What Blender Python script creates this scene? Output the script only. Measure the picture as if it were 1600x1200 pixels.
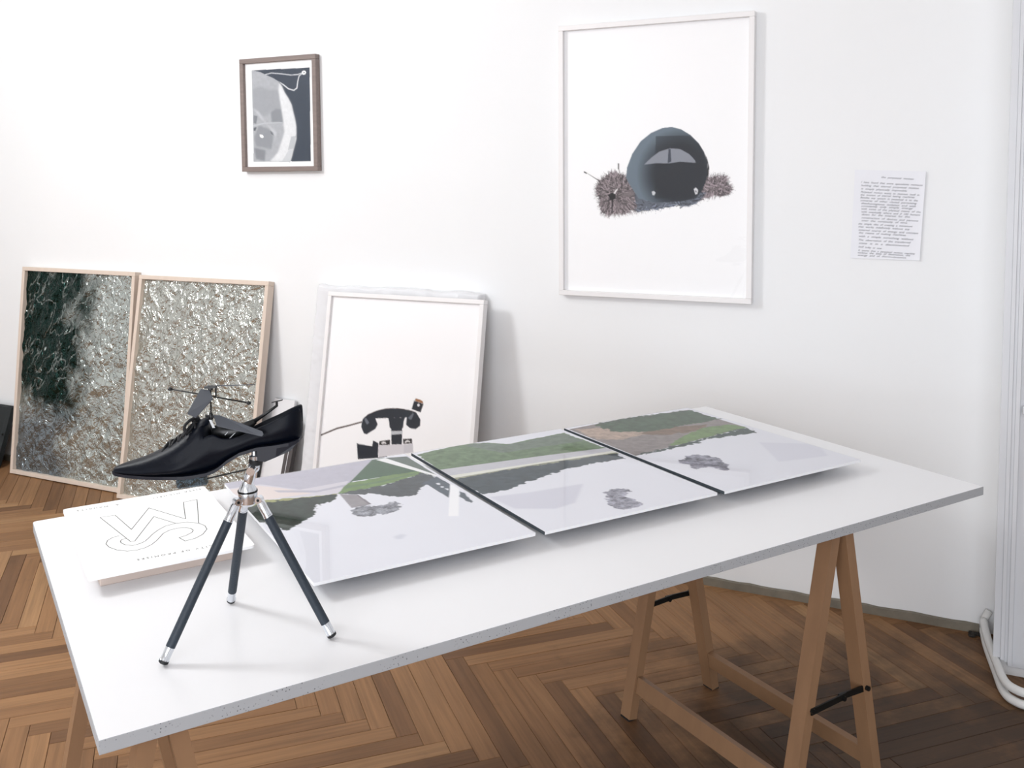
import bpy, bmesh, math, random
import numpy as np
from mathutils import Matrix, Vector

scene = bpy.context.scene
for o in list(bpy.data.objects):
    bpy.data.objects.remove(o, do_unlink=True)
COL = scene.collection

# ------------------------------------------------------------------ camera
FOC, PPX, PPY = 1486.27, 791.28, 385.93          # focal length / principal point in a 1600x1200 frame
YAW, PITCH, ROLL = -0.4431, -0.0721, -0.0067
CAM = Vector((0.0, -3.4768, 1.5322))
fw = Vector((math.sin(YAW)*math.cos(PITCH), math.cos(YAW)*math.cos(PITCH), math.sin(PITCH)))
rt0 = Vector((math.cos(YAW), -math.sin(YAW), 0.0)); up0 = rt0.cross(fw)
rt = math.cos(ROLL)*rt0 + math.sin(ROLL)*up0
up = -math.sin(ROLL)*rt0 + math.cos(ROLL)*up0
cd = bpy.data.cameras.new('camera')
cd.sensor_fit = 'HORIZONTAL'; cd.sensor_width = 36.0; cd.lens = FOC/1600*36.0
cd.shift_x = (800-PPX)/1600; cd.shift_y = (PPY-600)/1600
cd.clip_start = 0.05; cd.clip_end = 60
cam = bpy.data.objects.new('camera', cd); COL.objects.link(cam)
cam.matrix_world = Matrix(((rt.x, up.x, -fw.x, CAM.x), (rt.y, up.y, -fw.y, CAM.y), (rt.z, up.z, -fw.z, CAM.z), (0, 0, 0, 1)))
scene.camera = cam

# ------------------------------------------------------------------ world, lights, exposure
w = bpy.data.worlds.new('world'); scene.world = w; w.use_nodes = True
bg = w.node_tree.nodes['Background']; bg.inputs[0].default_value = (0.85, 0.92, 1.0, 1); bg.inputs[1].default_value = 0.6
def light(name, kind, loc, energy, color=(1, 1, 1), size=0.2, target=None, size_y=None):
    ld = bpy.data.lights.new(name, kind); ld.energy = energy; ld.color = color
    if kind == 'AREA':
        ld.size = size
        if size_y: ld.shape = 'RECTANGLE'; ld.size_y = size_y
    else: ld.shadow_soft_size = size
    lo = bpy.data.objects.new(name, ld); COL.objects.link(lo); lo.location = loc
    if target is not None: lo.rotation_euler = (Vector(target)-Vector(loc)).to_track_quat('-Z', 'Y').to_euler()
    return lo
light('ceiling_lamp', 'POINT', (-3.5, -2.6, 2.65), 104, (0.97, 0.985, 1.0), 0.30)
light('rear_fill', 'AREA', (0.0, -5.95, 1.48), 82, (0.93, 0.95, 1.0), 2.8, (0.0, 0, 1.48), 2.4)  # added soft fill from behind the camera, no such source in view
scene.view_settings.view_transform = 'Standard'; scene.view_settings.look = 'None'
scene.view_settings.gamma = 1.0; scene.view_settings.use_curve_mapping = False
scene.view_settings.exposure = 0.56

# ------------------------------------------------------------------ materials
def lin(c):
    return tuple((v/255/12.92 if v/255 <= 0.04045 else ((v/255+0.055)/1.055)**2.4) for v in c)
def newmat(name):
    m = bpy.data.materials.new(name); m.use_nodes = True
    nt = m.node_tree; b = nt.nodes['Principled BSDF']
    return m, nt, b
def N(nt, t, **kw):
    n = nt.nodes.new(t)
    for k, v in kw.items():
        if k in n.inputs: n.inputs[k].default_value = v
        else: setattr(n, k, v)
    return n
def mat(name, rgb, rough=0.5, metal=0.0, vary=0.06, scale=6.0, bump=0.0, bscale=80.0, spec=0.5, coat=0.0, stretch=None, rgb2=None, detail=4.0):
    m, nt, b = newmat(name)
    tc = N(nt, 'ShaderNodeTexCoord'); mp = N(nt, 'ShaderNodeMapping')
    if stretch: mp.inputs['Scale'].default_value = stretch
    nt.links.new(tc.outputs['Object'], mp.inputs[0])
    nz = N(nt, 'ShaderNodeTexNoise', Scale=scale, Detail=detail)
    nt.links.new(mp.outputs[0], nz.inputs['Vector'])
    c = lin(rgb); mx = N(nt, 'ShaderNodeMix', data_type='RGBA')
    a = tuple(max(0, v*(1-vary)) for v in c); d = lin(rgb2) if rgb2 else tuple(min(1, v*(1+vary)) for v in c)
    mx.inputs[6].default_value = (*a, 1); mx.inputs[7].default_value = (*d, 1)
    nt.links.new(nz.outputs[0], mx.inputs[0]); nt.links.new(mx.outputs[2], b.inputs['Base Color'])
    b.inputs['Roughness'].default_value = rough; b.inputs['Metallic'].default_value = metal
    b.inputs['Specular IOR Level'].default_value = spec; b.inputs['Coat Weight'].default_value = coat
    if bump:
        n2 = N(nt, 'ShaderNodeTexNoise', Scale=bscale, Detail=4.0); nt.links.new(mp.outputs[0], n2.inputs['Vector'])
        bp = N(nt, 'ShaderNodeBump', Strength=bump, Distance=0.002); nt.links.new(n2.outputs[0], bp.inputs['Height'])
        nt.links.new(bp.outputs[0], b.inputs['Normal'])
    return m
def attr_mat(name, rough=0.5, metal=0.0, spec=0.5, coat=0.0):
    m, nt, b = newmat(name)
    a = N(nt, 'ShaderNodeVertexColor'); a.layer_name = 'Col'
    nt.links.new(a.outputs[0], b.inputs['Base Color'])
    b.inputs['Roughness'].default_value = rough; b.inputs['Metallic'].default_value = metal
    b.inputs['Specular IOR Level'].default_value = spec; b.inputs['Coat Weight'].default_value = coat
    return m
def foil_mat(name):
    m = attr_mat(name, 0.13, 0.84); nt = m.node_tree; b = nt.nodes['Principled BSDF']; L = nt.links.new
    tc = N(nt, 'ShaderNodeTexCoord'); nz = N(nt, 'ShaderNodeTexNoise', Scale=9.0, Detail=3.0); L(tc.outputs['Object'], nz.inputs['Vector'])
    ad = N(nt, 'ShaderNodeVectorMath', operation='MULTIPLY_ADD'); ad.inputs[1].default_value = (0.16, 0.16, 0.16)
    L(nz.outputs['Color'], ad.inputs[0]); L(tc.outputs['Object'], ad.inputs[2])
    mp = N(nt, 'ShaderNodeMapping'); mp.inputs['Rotation'].default_value = (0, 0.5, 0); mp.inputs['Scale'].default_value = (1, 1, 0.42); L(ad.outputs[0], mp.inputs[0])
    hs = []
    for sc_, w_ in ((30.0, 1.0), (95.0, 0.42)):
        v = N(nt, 'ShaderNodeTexVoronoi', Scale=sc_, feature='DISTANCE_TO_EDGE'); L(mp.outputs[0], v.inputs['Vector'])
        q = N(nt, 'ShaderNodeMath', operation='MULTIPLY'); q.inputs[1].default_value = w_; L(v.outputs['Distance'], q.inputs[0]); hs.append(q)
    a = N(nt, 'ShaderNodeMath', operation='ADD'); L(hs[0].outputs[0], a.inputs[0]); L(hs[1].outputs[0], a.inputs[1])
    bp = N(nt, 'ShaderNodeBump', Strength=1.0, Distance=0.0075); L(a.outputs[0], bp.inputs['Height']); L(bp.outputs[0], b.inputs['Normal'])
    return m
def glass_mat(name, tint=(1, 1, 1), ior=1.5, rough=0.0, white=0.0):
    m = bpy.data.materials.new(name); m.use_nodes = True; nt = m.node_tree; nt.nodes.clear()
    out = N(nt, 'ShaderNodeOutputMaterial'); mx = N(nt, 'ShaderNodeMixShader'); fr = N(nt, 'ShaderNodeFresnel', IOR=ior)
    ge = N(nt, 'ShaderNodeNewGeometry'); mr = N(nt, 'ShaderNodeMapRange'); mr.inputs[3].default_value = ior; mr.inputs[4].default_value = 1/ior
    nt.links.new(ge.outputs['Backfacing'], mr.inputs[0]); nt.links.new(mr.outputs[0], fr.inputs['IOR'])   # a thin pane: same on both sides
    tr = N(nt, 'ShaderNodeBsdfTransparent', Color=(*tint, 1)); gl = N(nt, 'ShaderNodeBsdfGlossy', Roughness=rough)
    nt.links.new(fr.outputs[0], mx.inputs[0]); nt.links.new(tr.outputs[0], mx.inputs[1]); nt.links.new(gl.outputs[0], mx.inputs[2])
    last = mx
    if white:
        df = N(nt, 'ShaderNodeBsdfDiffuse', Color=(0.9, 0.9, 0.92, 1)); m2 = N(nt, 'ShaderNodeMixShader', Fac=white)
        m2.inputs[0].default_value = white
        nt.links.new(mx.outputs[0], m2.inputs[1]); nt.links.new(df.outputs[0], m2.inputs[2]); last = m2
    nt.links.new(last.outputs[0], out.inputs[0])
    return m
def wood_floor_mat(name, per_object):
    m, nt, b = newmat(name)
    L = nt.links.new
    if per_object:
        rnd = N(nt, 'ShaderNodeObjectInfo').outputs['Random']
    else:
        a = N(nt, 'ShaderNodeVertexColor'); a.layer_name = 'Col'
        sp = N(nt, 'ShaderNodeSeparateColor'); L(a.outputs[0], sp.inputs[0]); rnd = sp.outputs[0]
    geo = N(nt, 'ShaderNodeNewGeometry'); tc = N(nt, 'ShaderNodeTexCoord')
    # grain: plank-aligned coordinates
    if per_object: vec = tc.outputs['Object']
    else: vec = geo.outputs['Position']
    off = N(nt, 'ShaderNodeVectorMath', operation='ADD'); sc = N(nt, 'ShaderNodeMath', operation='MULTIPLY'); sc.inputs[1].default_value = 37.0
    L(rnd, sc.inputs[0]); cmb = N(nt, 'ShaderNodeCombineXYZ'); L(sc.outputs[0], cmb.inputs[0]); L(sc.outputs[0], cmb.inputs[2])
    L(vec, off.inputs[0]); L(cmb.outputs[0], off.inputs[1])
    mp = N(nt, 'ShaderNodeMapping'); mp.inputs['Scale'].default_value = (3, 70, 3) if per_object else (14, 14, 14); L(off.outputs[0], mp.inputs[0])
    nz = N(nt, 'ShaderNodeTexNoise', Scale=1.0, Detail=5.0, Roughness=0.6); L(mp.outputs[0], nz.inputs['Vector'])
    ramp = N(nt, 'ShaderNodeValToRGB'); L(rnd, ramp.inputs[0])
    e = ramp.color_ramp.elements
    e[0].position = 0.0; e[0].color = (*lin((108, 77, 52)), 1); e[1].position = 1.0; e[1].color = (*lin((162, 125, 88)), 1)
    for pos, c in ((0.2, (128, 93, 63)), (0.45, (142, 105, 72)), (0.7, (150, 112, 77)), (0.85, (134, 98, 67))):
        x = e.new(pos); x.color = (*lin(c), 1)
    g2 = N(nt, 'ShaderNodeMapRange'); g2.inputs[1].default_value = 0.3; g2.inputs[2].default_value = 0.7; g2.inputs[3].default_value = 0.74; g2.inputs[4].default_value = 1.14
    L(nz.outputs[0], g2.inputs[0])
    mul = N(nt, 'ShaderNodeMix', data_type='RGBA', blend_type='MULTIPLY'); mul.inputs[0].default_value = 1.0
    L(ramp.outputs[0], mul.inputs[6]); L(g2.outputs[0], mul.inputs[7])
    # worn, grimy mottling, with the table's shade painted dark at the right end
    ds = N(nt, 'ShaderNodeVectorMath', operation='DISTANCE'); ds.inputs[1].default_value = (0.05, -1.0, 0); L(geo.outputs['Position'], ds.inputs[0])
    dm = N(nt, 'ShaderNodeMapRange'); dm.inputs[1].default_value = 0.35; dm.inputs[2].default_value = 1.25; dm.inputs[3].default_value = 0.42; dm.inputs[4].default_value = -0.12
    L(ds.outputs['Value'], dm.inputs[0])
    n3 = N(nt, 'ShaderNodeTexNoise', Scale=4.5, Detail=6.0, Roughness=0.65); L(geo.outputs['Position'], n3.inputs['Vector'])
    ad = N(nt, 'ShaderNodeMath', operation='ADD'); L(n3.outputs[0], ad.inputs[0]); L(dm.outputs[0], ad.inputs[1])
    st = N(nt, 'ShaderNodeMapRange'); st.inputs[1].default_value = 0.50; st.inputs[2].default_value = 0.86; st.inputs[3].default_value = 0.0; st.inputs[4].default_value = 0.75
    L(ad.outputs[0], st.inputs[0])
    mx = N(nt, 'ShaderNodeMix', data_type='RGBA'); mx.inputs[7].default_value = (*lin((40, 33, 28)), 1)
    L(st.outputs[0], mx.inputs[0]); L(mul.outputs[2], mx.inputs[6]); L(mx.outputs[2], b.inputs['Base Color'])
    b.inputs['Roughness'].default_value = 0.5; b.inputs['Specular IOR Level'].default_value = 0.22
    bp = N(nt, 'ShaderNodeBump', Strength=0.15, Distance=0.001); L(nz.outputs[0], bp.inputs['Height']); L(bp.outputs[0], b.inputs['Normal'])
    return m
def speckle_mat(name, base, speck):
    m, nt, b = newmat(name); L = nt.links.new
    tc = N(nt, 'ShaderNodeTexCoord'); v = N(nt, 'ShaderNodeTexVoronoi', Scale=190.0); L(tc.outputs['Object'], v.inputs['Vector'])
    n1 = N(nt, 'ShaderNodeTexNoise', Scale=16.0, Detail=5.0); L(tc.outputs['Object'], n1.inputs['Vector'])
    r = N(nt, 'ShaderNodeMapRange'); r.inputs[1].default_value = 0.10; r.inputs[2].default_value = 0.24; r.inputs[3].default_value = 1.0; r.inputs[4].default_value = 0.0; L(v.outputs['Distance'], r.inputs[0])
    r2 = N(nt, 'ShaderNodeMapRange'); r2.inputs[1].default_value = 0.42; r2.inputs[2].default_value = 0.55; L(n1.outputs[0], r2.inputs[0])
    ml = N(nt, 'ShaderNodeMath', operation='MULTIPLY'); L(r.outputs[0], ml.inputs[0]); L(r2.outputs[0], ml.inputs[1])
    mx = N(nt, 'ShaderNodeMix', data_type='RGBA'); mx.inputs[6].default_value = (*lin(base), 1); mx.inputs[7].default_value = (*lin(speck), 1)
    L(ml.outputs[0], mx.inputs[0]); L(mx.outputs[2], b.inputs['Base Color']); b.inputs['Roughness'].default_value = 0.7
    bp = N(nt, 'ShaderNodeBump', Strength=0.6, Distance=0.001); bp.invert = True; L(ml.outputs[0], bp.inputs['Height']); L(bp.outputs[0], b.inputs['Normal'])
    return m

M = {
 'wall': mat('white_plaster', (236, 237, 238), 0.75, vary=0.02, scale=2.0, bump=0.25, bscale=30.0, spec=0.2),
 'ceiling': mat('ceiling_paint', (238, 238, 236), 0.8, vary=0.01, spec=0.2),
 'trim': mat('white_gloss_paint', (208, 210, 214), 0.4, vary=0.03, bump=0.15, bscale=25.0),
 'base': mat('grimy_baseboard', (120, 113, 100), 0.7, vary=0.35, scale=22.0, bump=0.5, bscale=40.0),
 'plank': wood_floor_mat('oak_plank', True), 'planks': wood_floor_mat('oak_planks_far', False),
 'sub': mat('dark_joint', (58, 42, 30), 0.9),
 'table': mat('white_melamine', (233, 233, 235), 0.32, vary=0.01, spec=0.45),
 'chip': speckle_mat('painted_chipboard_edge', (168, 171, 175), (92, 94, 97)),
 'trestle': mat('beech_trestle', (140, 108, 80), 0.5, vary=0.16, scale=5.0, stretch=(8, 8, 1.2), bump=0.1),
 'black_metal': mat('black_metal', (28, 30, 30), 0.4, metal=0.6, vary=0.1),
 'chrome': mat('chrome', (222, 226, 232), 0.14, metal=0.9, vary=0.02),
 'leatherette': mat('blue_black_leatherette', (36, 47, 58), 0.55, vary=0.12, scale=60, bump=0.4, bscale=300.0),
 'rubber': mat('black_rubber', (20, 22, 26), 0.6, vary=0.1),
 'leather': mat('black_leather', (3, 8, 20), 0.46, vary=0.15, scale=20.0, bump=0.25, bscale=120.0, spec=0.16),
 'leather_in': mat('dark_lining', (16, 17, 20), 0.8, vary=0.1),
 'sole': mat('black_sole', (8, 15, 30), 0.5, vary=0.1),
 'lace': mat('black_lace', (10, 12, 18), 0.7, vary=0.2, scale=200),
 'plastic': mat('black_plastic', (22, 24, 26), 0.4, vary=0.1),
 'blade': mat('grey_rotor_plastic', (72, 76, 84), 0.5, vary=0.05),
 'strut': mat('pale_strut', (205, 208, 210), 0.4, vary=0.03),
 'smoke': glass_mat('smoky_clear_plastic', (0.42, 0.50, 0.58), 1.45, 0.1),
 'glass': glass_mat('clear_glass'),
 'acryl': glass_mat('clear_cover_sheet', (0.985, 0.985, 0.99), 1.28),
 'white_frame': mat('white_lacquer_frame', (234, 232, 232), 0.45, vary=0.02),
 'ash': mat('pale_ash_frame', (214, 198, 184), 0.5, vary=0.07, scale=4.0, stretch=(10, 10, 1.0), bump=0.1),
 'walnut': mat('grey_brown_frame', (128, 115, 110), 0.55, vary=0.22, scale=12.0, stretch=(1, 8, 8), bump=0.2),
 'mount': mat('white_mount', (246, 246, 246), 0.8, vary=0.01),
 'board': mat('backing_board', (236, 236, 238), 0.7, vary=0.01),
 'foam': mat('dark_foam', (52, 60, 66), 0.9, vary=0.2, scale=40, bump=0.3),
 'paper': mat('thin_paper', (232, 233, 238), 0.85, vary=0.02, scale=10),
 'ink': mat('grey_ink', (128, 128, 134), 0.8, vary=0.1),
 'ink2': mat('fine_print_ink', (88, 88, 86), 0.8, vary=0.05),
 'cover': mat('white_cover', (246, 246, 246), 0.5, vary=0.005),
 'beige': mat('beige_board', (206, 190, 180), 0.8, vary=0.05, scale=30),
 'photo': attr_mat('photo_print', 0.45, spec=0.3),
 'gloss_photo': attr_mat('gloss_photo_print', 0.6, spec=0.08),
 'foil': foil_mat('crumpled_foil'),
 'bubble': glass_mat('bubble_wrap', (0.97, 0.97, 0.98), 1.30, 0.15, white=0.72),
 'wrapped': mat('wrapped_white_frame', (232, 230, 230), 0.6, vary=0.02),
 'low_board': mat('pale_board', (226, 225, 227), 0.6, vary=0.03),
 'dark_strip': mat('dark_grey_strip', (74, 68, 68), 0.5, vary=0.15, scale=30),
 'case': mat('black_case', (22, 28, 30), 0.7, vary=0.2, scale=20, bump=0.2),
 'pipe': mat('white_painted_pipe', (222, 222, 220), 0.4, vary=0.06, scale=10),
 'hole': mat('dark_rubble', (40, 36, 32), 0.95, vary=0.3, scale=30),
}

# ------------------------------------------------------------------ helpers
class MB:
    def __init__(s): s.v = []; s.f = []; s.mi = []
    def add(s, vs, fs, mi=0):
        k = len(s.v); s.v += [tuple(v) for v in vs]; s.f += [tuple(i+k for i in f) for f in fs]; s.mi += [mi]*len(fs); return s
    def box(s, lo, hi, mi=0, T=None, ch=0.0):
        x0, y0, z0 = lo; x1, y1, z1 = hi
        if ch:
            c = ch; vs = []
            for (z, e) in ((z0, c), (z0+c, 0), (z1-c, 0), (z1, c)):
                for (x, y) in ((x0+c, y0+e), (x1-c, y0+e), (x1-e, y0+c), (x1-e, y1-c), (x1-c, y1-e), (x0+c, y1-e), (x0+e, y1-c), (x0+e, y0+c)): vs.append((x, y, z))
            fs = [tuple(range(7, -1, -1)), tuple(range(24, 32))]
            for k in range(3):
                for i in range(8): fs.append((k*8+i, k*8+(i+1) % 8, k*8+8+(i+1) % 8, k*8+8+i))
        else:
            vs = [(x0, y0, z0), (x1, y0, z0), (x1, y1, z0), (x0, y1, z0), (x0, y0, z1), (x1, y0, z1), (x1, y1, z1), (x0, y1, z1)]
            fs = [(3, 2, 1, 0), (4, 5, 6, 7), (0, 1, 5, 4), (1, 2, 6, 5), (2, 3, 7, 6), (3, 0, 4, 7)]
        if T is not None: vs = [T @ Vector(v) for v in vs]
        return s.add(vs, fs, mi)
    def tube(s, path, r, n=10, cap=True, mi=0):
        P = [Vector(p) for p in path]; R = r if isinstance(r, (list, tuple)) else [r]*len(P)
        vs = []; fs = []; ref = None
        for i, p in enumerate(P):
            t = (P[min(i+1, len(P)-1)]-P[max(i-1, 0)]).normalized()
            if ref is None:
                ref = Vector((0, 0, 1)) if abs(t.z) < 0.9 else Vector((1, 0, 0))
            a = (ref - t*ref.dot(t)).normalized(); ref = a; b = t.cross(a)
            for k in range(n):
                g = 2*math.pi*k/n; vs.append(p+(a*math.cos(g)+b*math.sin(g))*R[i])
        for i in range(len(P)-1):
            for k in range(n): fs.append((i*n+k, i*n+(k+1) % n, (i+1)*n+(k+1) % n, (i+1)*n+k))
        if cap: fs.append(tuple(range(n-1, -1, -1))); fs.append(tuple((len(P)-1)*n+k for k in range(n)))
        return s.add(vs, fs, mi)
    def ball(s, c, r, n=10, m=7, sc=(1, 1, 1)):
        prof = [(math.sin(math.pi*i/m), math.cos(math.pi*i/m)) for i in range(m+1)]
        c = Vector(c); vs = []; fs = []
        for (a, b) in prof:
            for k in range(n): g = 2*math.pi*k/n; vs.append((c.x+a*r*sc[0]*math.cos(g), c.y+a*r*sc[1]*math.sin(g), c.z+b*r*sc[2]))
        for i in range(m):
            for k in range(n): fs.append((i*n+k, (i+1)*n+k, (i+1)*n+(k+1) % n, i*n+(k+1) % n))
        return s.add(vs, fs)
    def prism(s, poly, d0, d1, conv, mi=0):
        n = len(poly); vs = [conv(a, b, d0) for a, b in poly]+[conv(a, b, d1) for a, b in poly]
        fs = [tuple(range(n)), tuple(range(2*n-1, n-1, -1))]+[(i, i+n, (i+1) % n+n, (i+1) % n) for i in range(n)]
        return s.add(vs, fs, mi)
    def build(s, name, mats, parent=None, smooth=False, fixn=True):
        me = bpy.data.meshes.new(name); me.from_pydata(s.v, [], s.f); me.update()
        if fixn:
            b = bmesh.new(); b.from_mesh(me); bmesh.ops.recalc_face_normals(b, faces=b.faces); b.to_mesh(me); b.free()
        for m in (mats if isinstance(mats, (list, tuple)) else [mats]): me.materials.append(M[m])
        me.polygons.foreach_set('material_index', s.mi)
        if smooth: me.polygons.foreach_set('use_smooth', [True]*len(me.polygons)); 
        o = bpy.data.objects.new(name, me); COL.objects.link(o)
        if parent is not None: o.parent = parent
        if smooth == 'edge':
            try: me.set_sharp_from_angle(angle=math.radians(40))
            except Exception: pass
        return o
def tag(o, label=None, cat=None, group=None, kind=None):
    if label: o['label'] = label
    if cat: o['category'] = cat
    if group: o['group'] = group
    if kind: o['kind'] = kind
    return o
def empty(name, matrix, label, cat, group=None):
    o = bpy.data.objects.new(name, None); COL.objects.link(o); o.empty_display_size = 0.05
    o.matrix_world = matrix; tag(o, label, cat, group); return o
def T(x, y, z): return Matrix.Translation((x, y, z))
def RZ(a): return Matrix.Rotation(a, 4, 'Z')
def RX(a): return Matrix.Rotation(a, 4, 'X')

# smooth value noise on arrays
def vnoise(x, y, seed):
    x = np.asarray(x, float); y = np.asarray(y, float)
    r = np.random.RandomState(seed).rand(64, 64)
    xi = np.floor(x).astype(int); yi = np.floor(y).astype(int); fx = x-xi; fy = y-yi
    fx = fx*fx*(3-2*fx); fy = fy*fy*(3-2*fy)
    g = lambda a, b: r[a % 64, b % 64]
    return (g(xi, yi)*(1-fx)+g(xi+1, yi)*fx)*(1-fy)+(g(xi, yi+1)*(1-fx)+g(xi+1, yi+1)*fx)*fy
def fbm(x, y, seed, oct=4):
    t = 0; a = 0.5; n = 0
    for i in range(oct): t = t+a*vnoise(x*2**i, y*2**i, seed+i*7); n += a; a *= 0.55
    return t/n
def inside(px, py, poly):
    m = np.zeros(px.shape, bool); n = len(poly)
    for i in range(n):
        x1, y1 = poly[i]; x2, y2 = poly[(i+1) % n]
        if y1 == y2: continue
        m ^= ((y1 > py) != (y2 > py)) & (px < (x2-x1)*(py-y1)/(y2-y1)+x1)
    return m
class Canvas:
    """paints flat print (a photograph's picture) into the vertex colours of a grid"""
    def __init__(s, W, H, nx, ny, bg, seed=1):
        s.W, s.H, s.nx, s.ny = W, H, nx, ny; s.rs = np.random.RandomState(seed); s.seed = seed
        s.S, s.T = np.meshgrid(np.linspace(0, 1, nx+1), np.linspace(0, 1, ny+1))
        s.C = np.zeros((ny+1, nx+1, 3)); s.C[:] = lin(bg)
        s.asp = H/W
    def fill(s, poly, c, noise=0.0, jag=0.0, mix=1.0, soft=0, **kw):
        xs = [p[0] for p in poly]; ys = [p[1] for p in poly]; e = jag*2+0.01
        i0 = max(0, int((min(xs)-e)*s.nx)); i1 = min(s.nx+1, int((max(xs)+e)*s.nx)+2)
        j0 = max(0, int((min(ys)-e)*s.ny)); j1 = min(s.ny+1, int((max(ys)+e)*s.ny)+2)
        if i1 <= i0 or j1 <= j0: return
        S = s.S[j0:j1, i0:i1]; TT = s.T[j0:j1, i0:i1]; sd = s.rs.randint(1, 9999)
        dx = dy = 0
        if jag:
            f = 38
            dx = (fbm(S*f, TT*f*s.asp, sd, 3)-0.5)*jag*4; dy = (fbm(S*f+9, TT*f*s.asp+5, sd+3, 3)-0.5)*jag*4/s.asp
        a = 0
        for ox, oy in ((-.25, -.25), (.25, -.25), (-.25, .25), (.25, .25)): a = a+inside(S+dx+ox/s.nx, TT+dy+oy/s.ny, poly)*0.25
        for k in range(soft*5):
            p = np.pad(a, 1, mode='edge'); a = (p[1:-1, 1:-1]*2+p[:-2, 1:-1]+p[2:, 1:-1]+p[1:-1, :-2]+p[1:-1, 2:])/6
        col = np.zeros(S.shape+(3,)); col[:] = lin(c)
        if kw.get('radial'):
            d = np.sqrt((S-0.64)**2+((TT-0.547)*s.asp)**2)/0.215
            k = np.clip((d-0.60)/0.45, 0, 1)[..., None]**1.5; col = col*(1-k)+np.array(lin((104, 118, 130)))*k
        if noise:
            nz = fbm(S*36, TT*36*s.asp, sd+11, 5)-0.5; nz2 = s.rs.rand(*S.shape)-0.5
            col = col*np.clip(1+noise*(nz*4.2+nz2*1.1), 0.05, 3)[..., None]
        a = (a*mix)[..., None]
        s.C[j0:j1, i0:i1] = s.C[j0:j1, i0:i1]*(1-a)+np.clip(col, 0, 1)*a
        for k in range(kw.get('hair', 0)):
            i = s.rs.randint(len(poly)); p, q = poly[i], poly[(i+1) % len(poly)]; t = s.rs.rand()
            x, y = p[0]+(q[0]-p[0])*t, p[1]+(q[1]-p[1])*t; cx, cy = sum(xs)/len(xs), sum(ys)/len(ys)
            if s.rs.rand() < 0.6: r_ = s.rs.rand()**0.5; x, y = cx+(x-cx)*r_, cy+(y-cy)*r_
            d = math.atan2((y-cy)*s.asp, x-cx)+s.rs.randn()*0.45; Lh = s.rs.uniform(0.010, 0.030)
            ex, ey = x+math.cos(d)*Lh, y+math.sin(d)*Lh/s.asp; bx, by = x-math.cos(d)*Lh, y-math.sin(d)*Lh/s.asp
            nx_, ny_ = -math.sin(d)*0.0022, math.cos(d)*0.0022/s.asp
            f = s.rs.choice([0.45, 0.6, 0.75, 1.15, 1.35, 1.5])
            s.fill([(bx+nx_, by+ny_), (ex, ey), (bx-nx_, by-ny_)], tuple(min(255, v*f) for v in c))
    def ops(s, L):
        for o in L: s.fill(o['p'], o['c'], **{k: v for k, v in o.items() if k not in 'pc'})
        return s
    def build(s, name, m, parent, conv, height=None):
        """conv(x in metres 0..W, y in metres down 0..H, h) -> local point"""
        X = s.S*s.W; Y = s.T*s.H; Hh = np.zeros_like(X) if height is None else height
        vs = [conv(a, b, c) for a, b, c in zip(X.ravel(), Y.ravel(), Hh.ravel())]
        nx, ny = s.nx, s.ny; I = (np.arange(ny)[:, None]*(nx+1)+np.arange(nx)[None, :]).ravel()
        F = np.stack([I, I+nx+1, I+nx+2, I+1], -1)
        me = bpy.data.meshes.new(name)
        me.vertices.add(len(vs)); me.vertices.foreach_set('co', np.array(vs, np.float32).ravel())
        me.loops.add(F.size); me.loops.foreach_set('vertex_index', F.ravel().astype(np.int32))
        me.polygons.add(len(F)); me.polygons.foreach_set('loop_start', np.arange(0, F.size, 4, dtype=np.int32)); me.polygons.foreach_set('loop_total', np.full(len(F), 4, np.int32))
        me.update(calc_edges=True)
        ca = me.color_attributes.new('Col', 'FLOAT_COLOR', 'POINT')
        ca.data.foreach_set('color', np.concatenate([s.C.reshape(-1, 3), np.ones(((nx+1)*(ny+1), 1))], 1).astype(np.float32).ravel())
        me.materials.append(M[m]); o = bpy.data.objects.new(name, me); COL.objects.link(o); o.parent = parent
        return o
def text_mesh(name, body, size, m, parent, matrix, width=None, shear=0.0, space=1.0, word=1.0):
    cu = bpy.data.curves.new(name, 'FONT'); cu.body = body; cu.size = size; cu.shear = shear; cu.resolution_u = 2; cu.space_character = space; cu.space_word = word
    to = bpy.data.objects.new(name, cu); COL.objects.link(to)
    dg = bpy.context.evaluated_depsgraph_get(); me = bpy.data.meshes.new_from_object(to.evaluated_get(dg))
    bpy.data.objects.remove(to); bpy.data.curves.remove(cu)
    if width and len(me.vertices):
        xs = [v.co.x for v in me.vertices]; k = width/(max(xs)-min(xs))
        for v in me.vertices: v.co.x = (v.co.x-min(xs))*k
    me.materials.clear(); me.materials.append(M[m])
    o = bpy.data.objects.new(name, me); COL.objects.link(o); o.parent = parent; o.matrix_local = matrix
    return o
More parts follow.
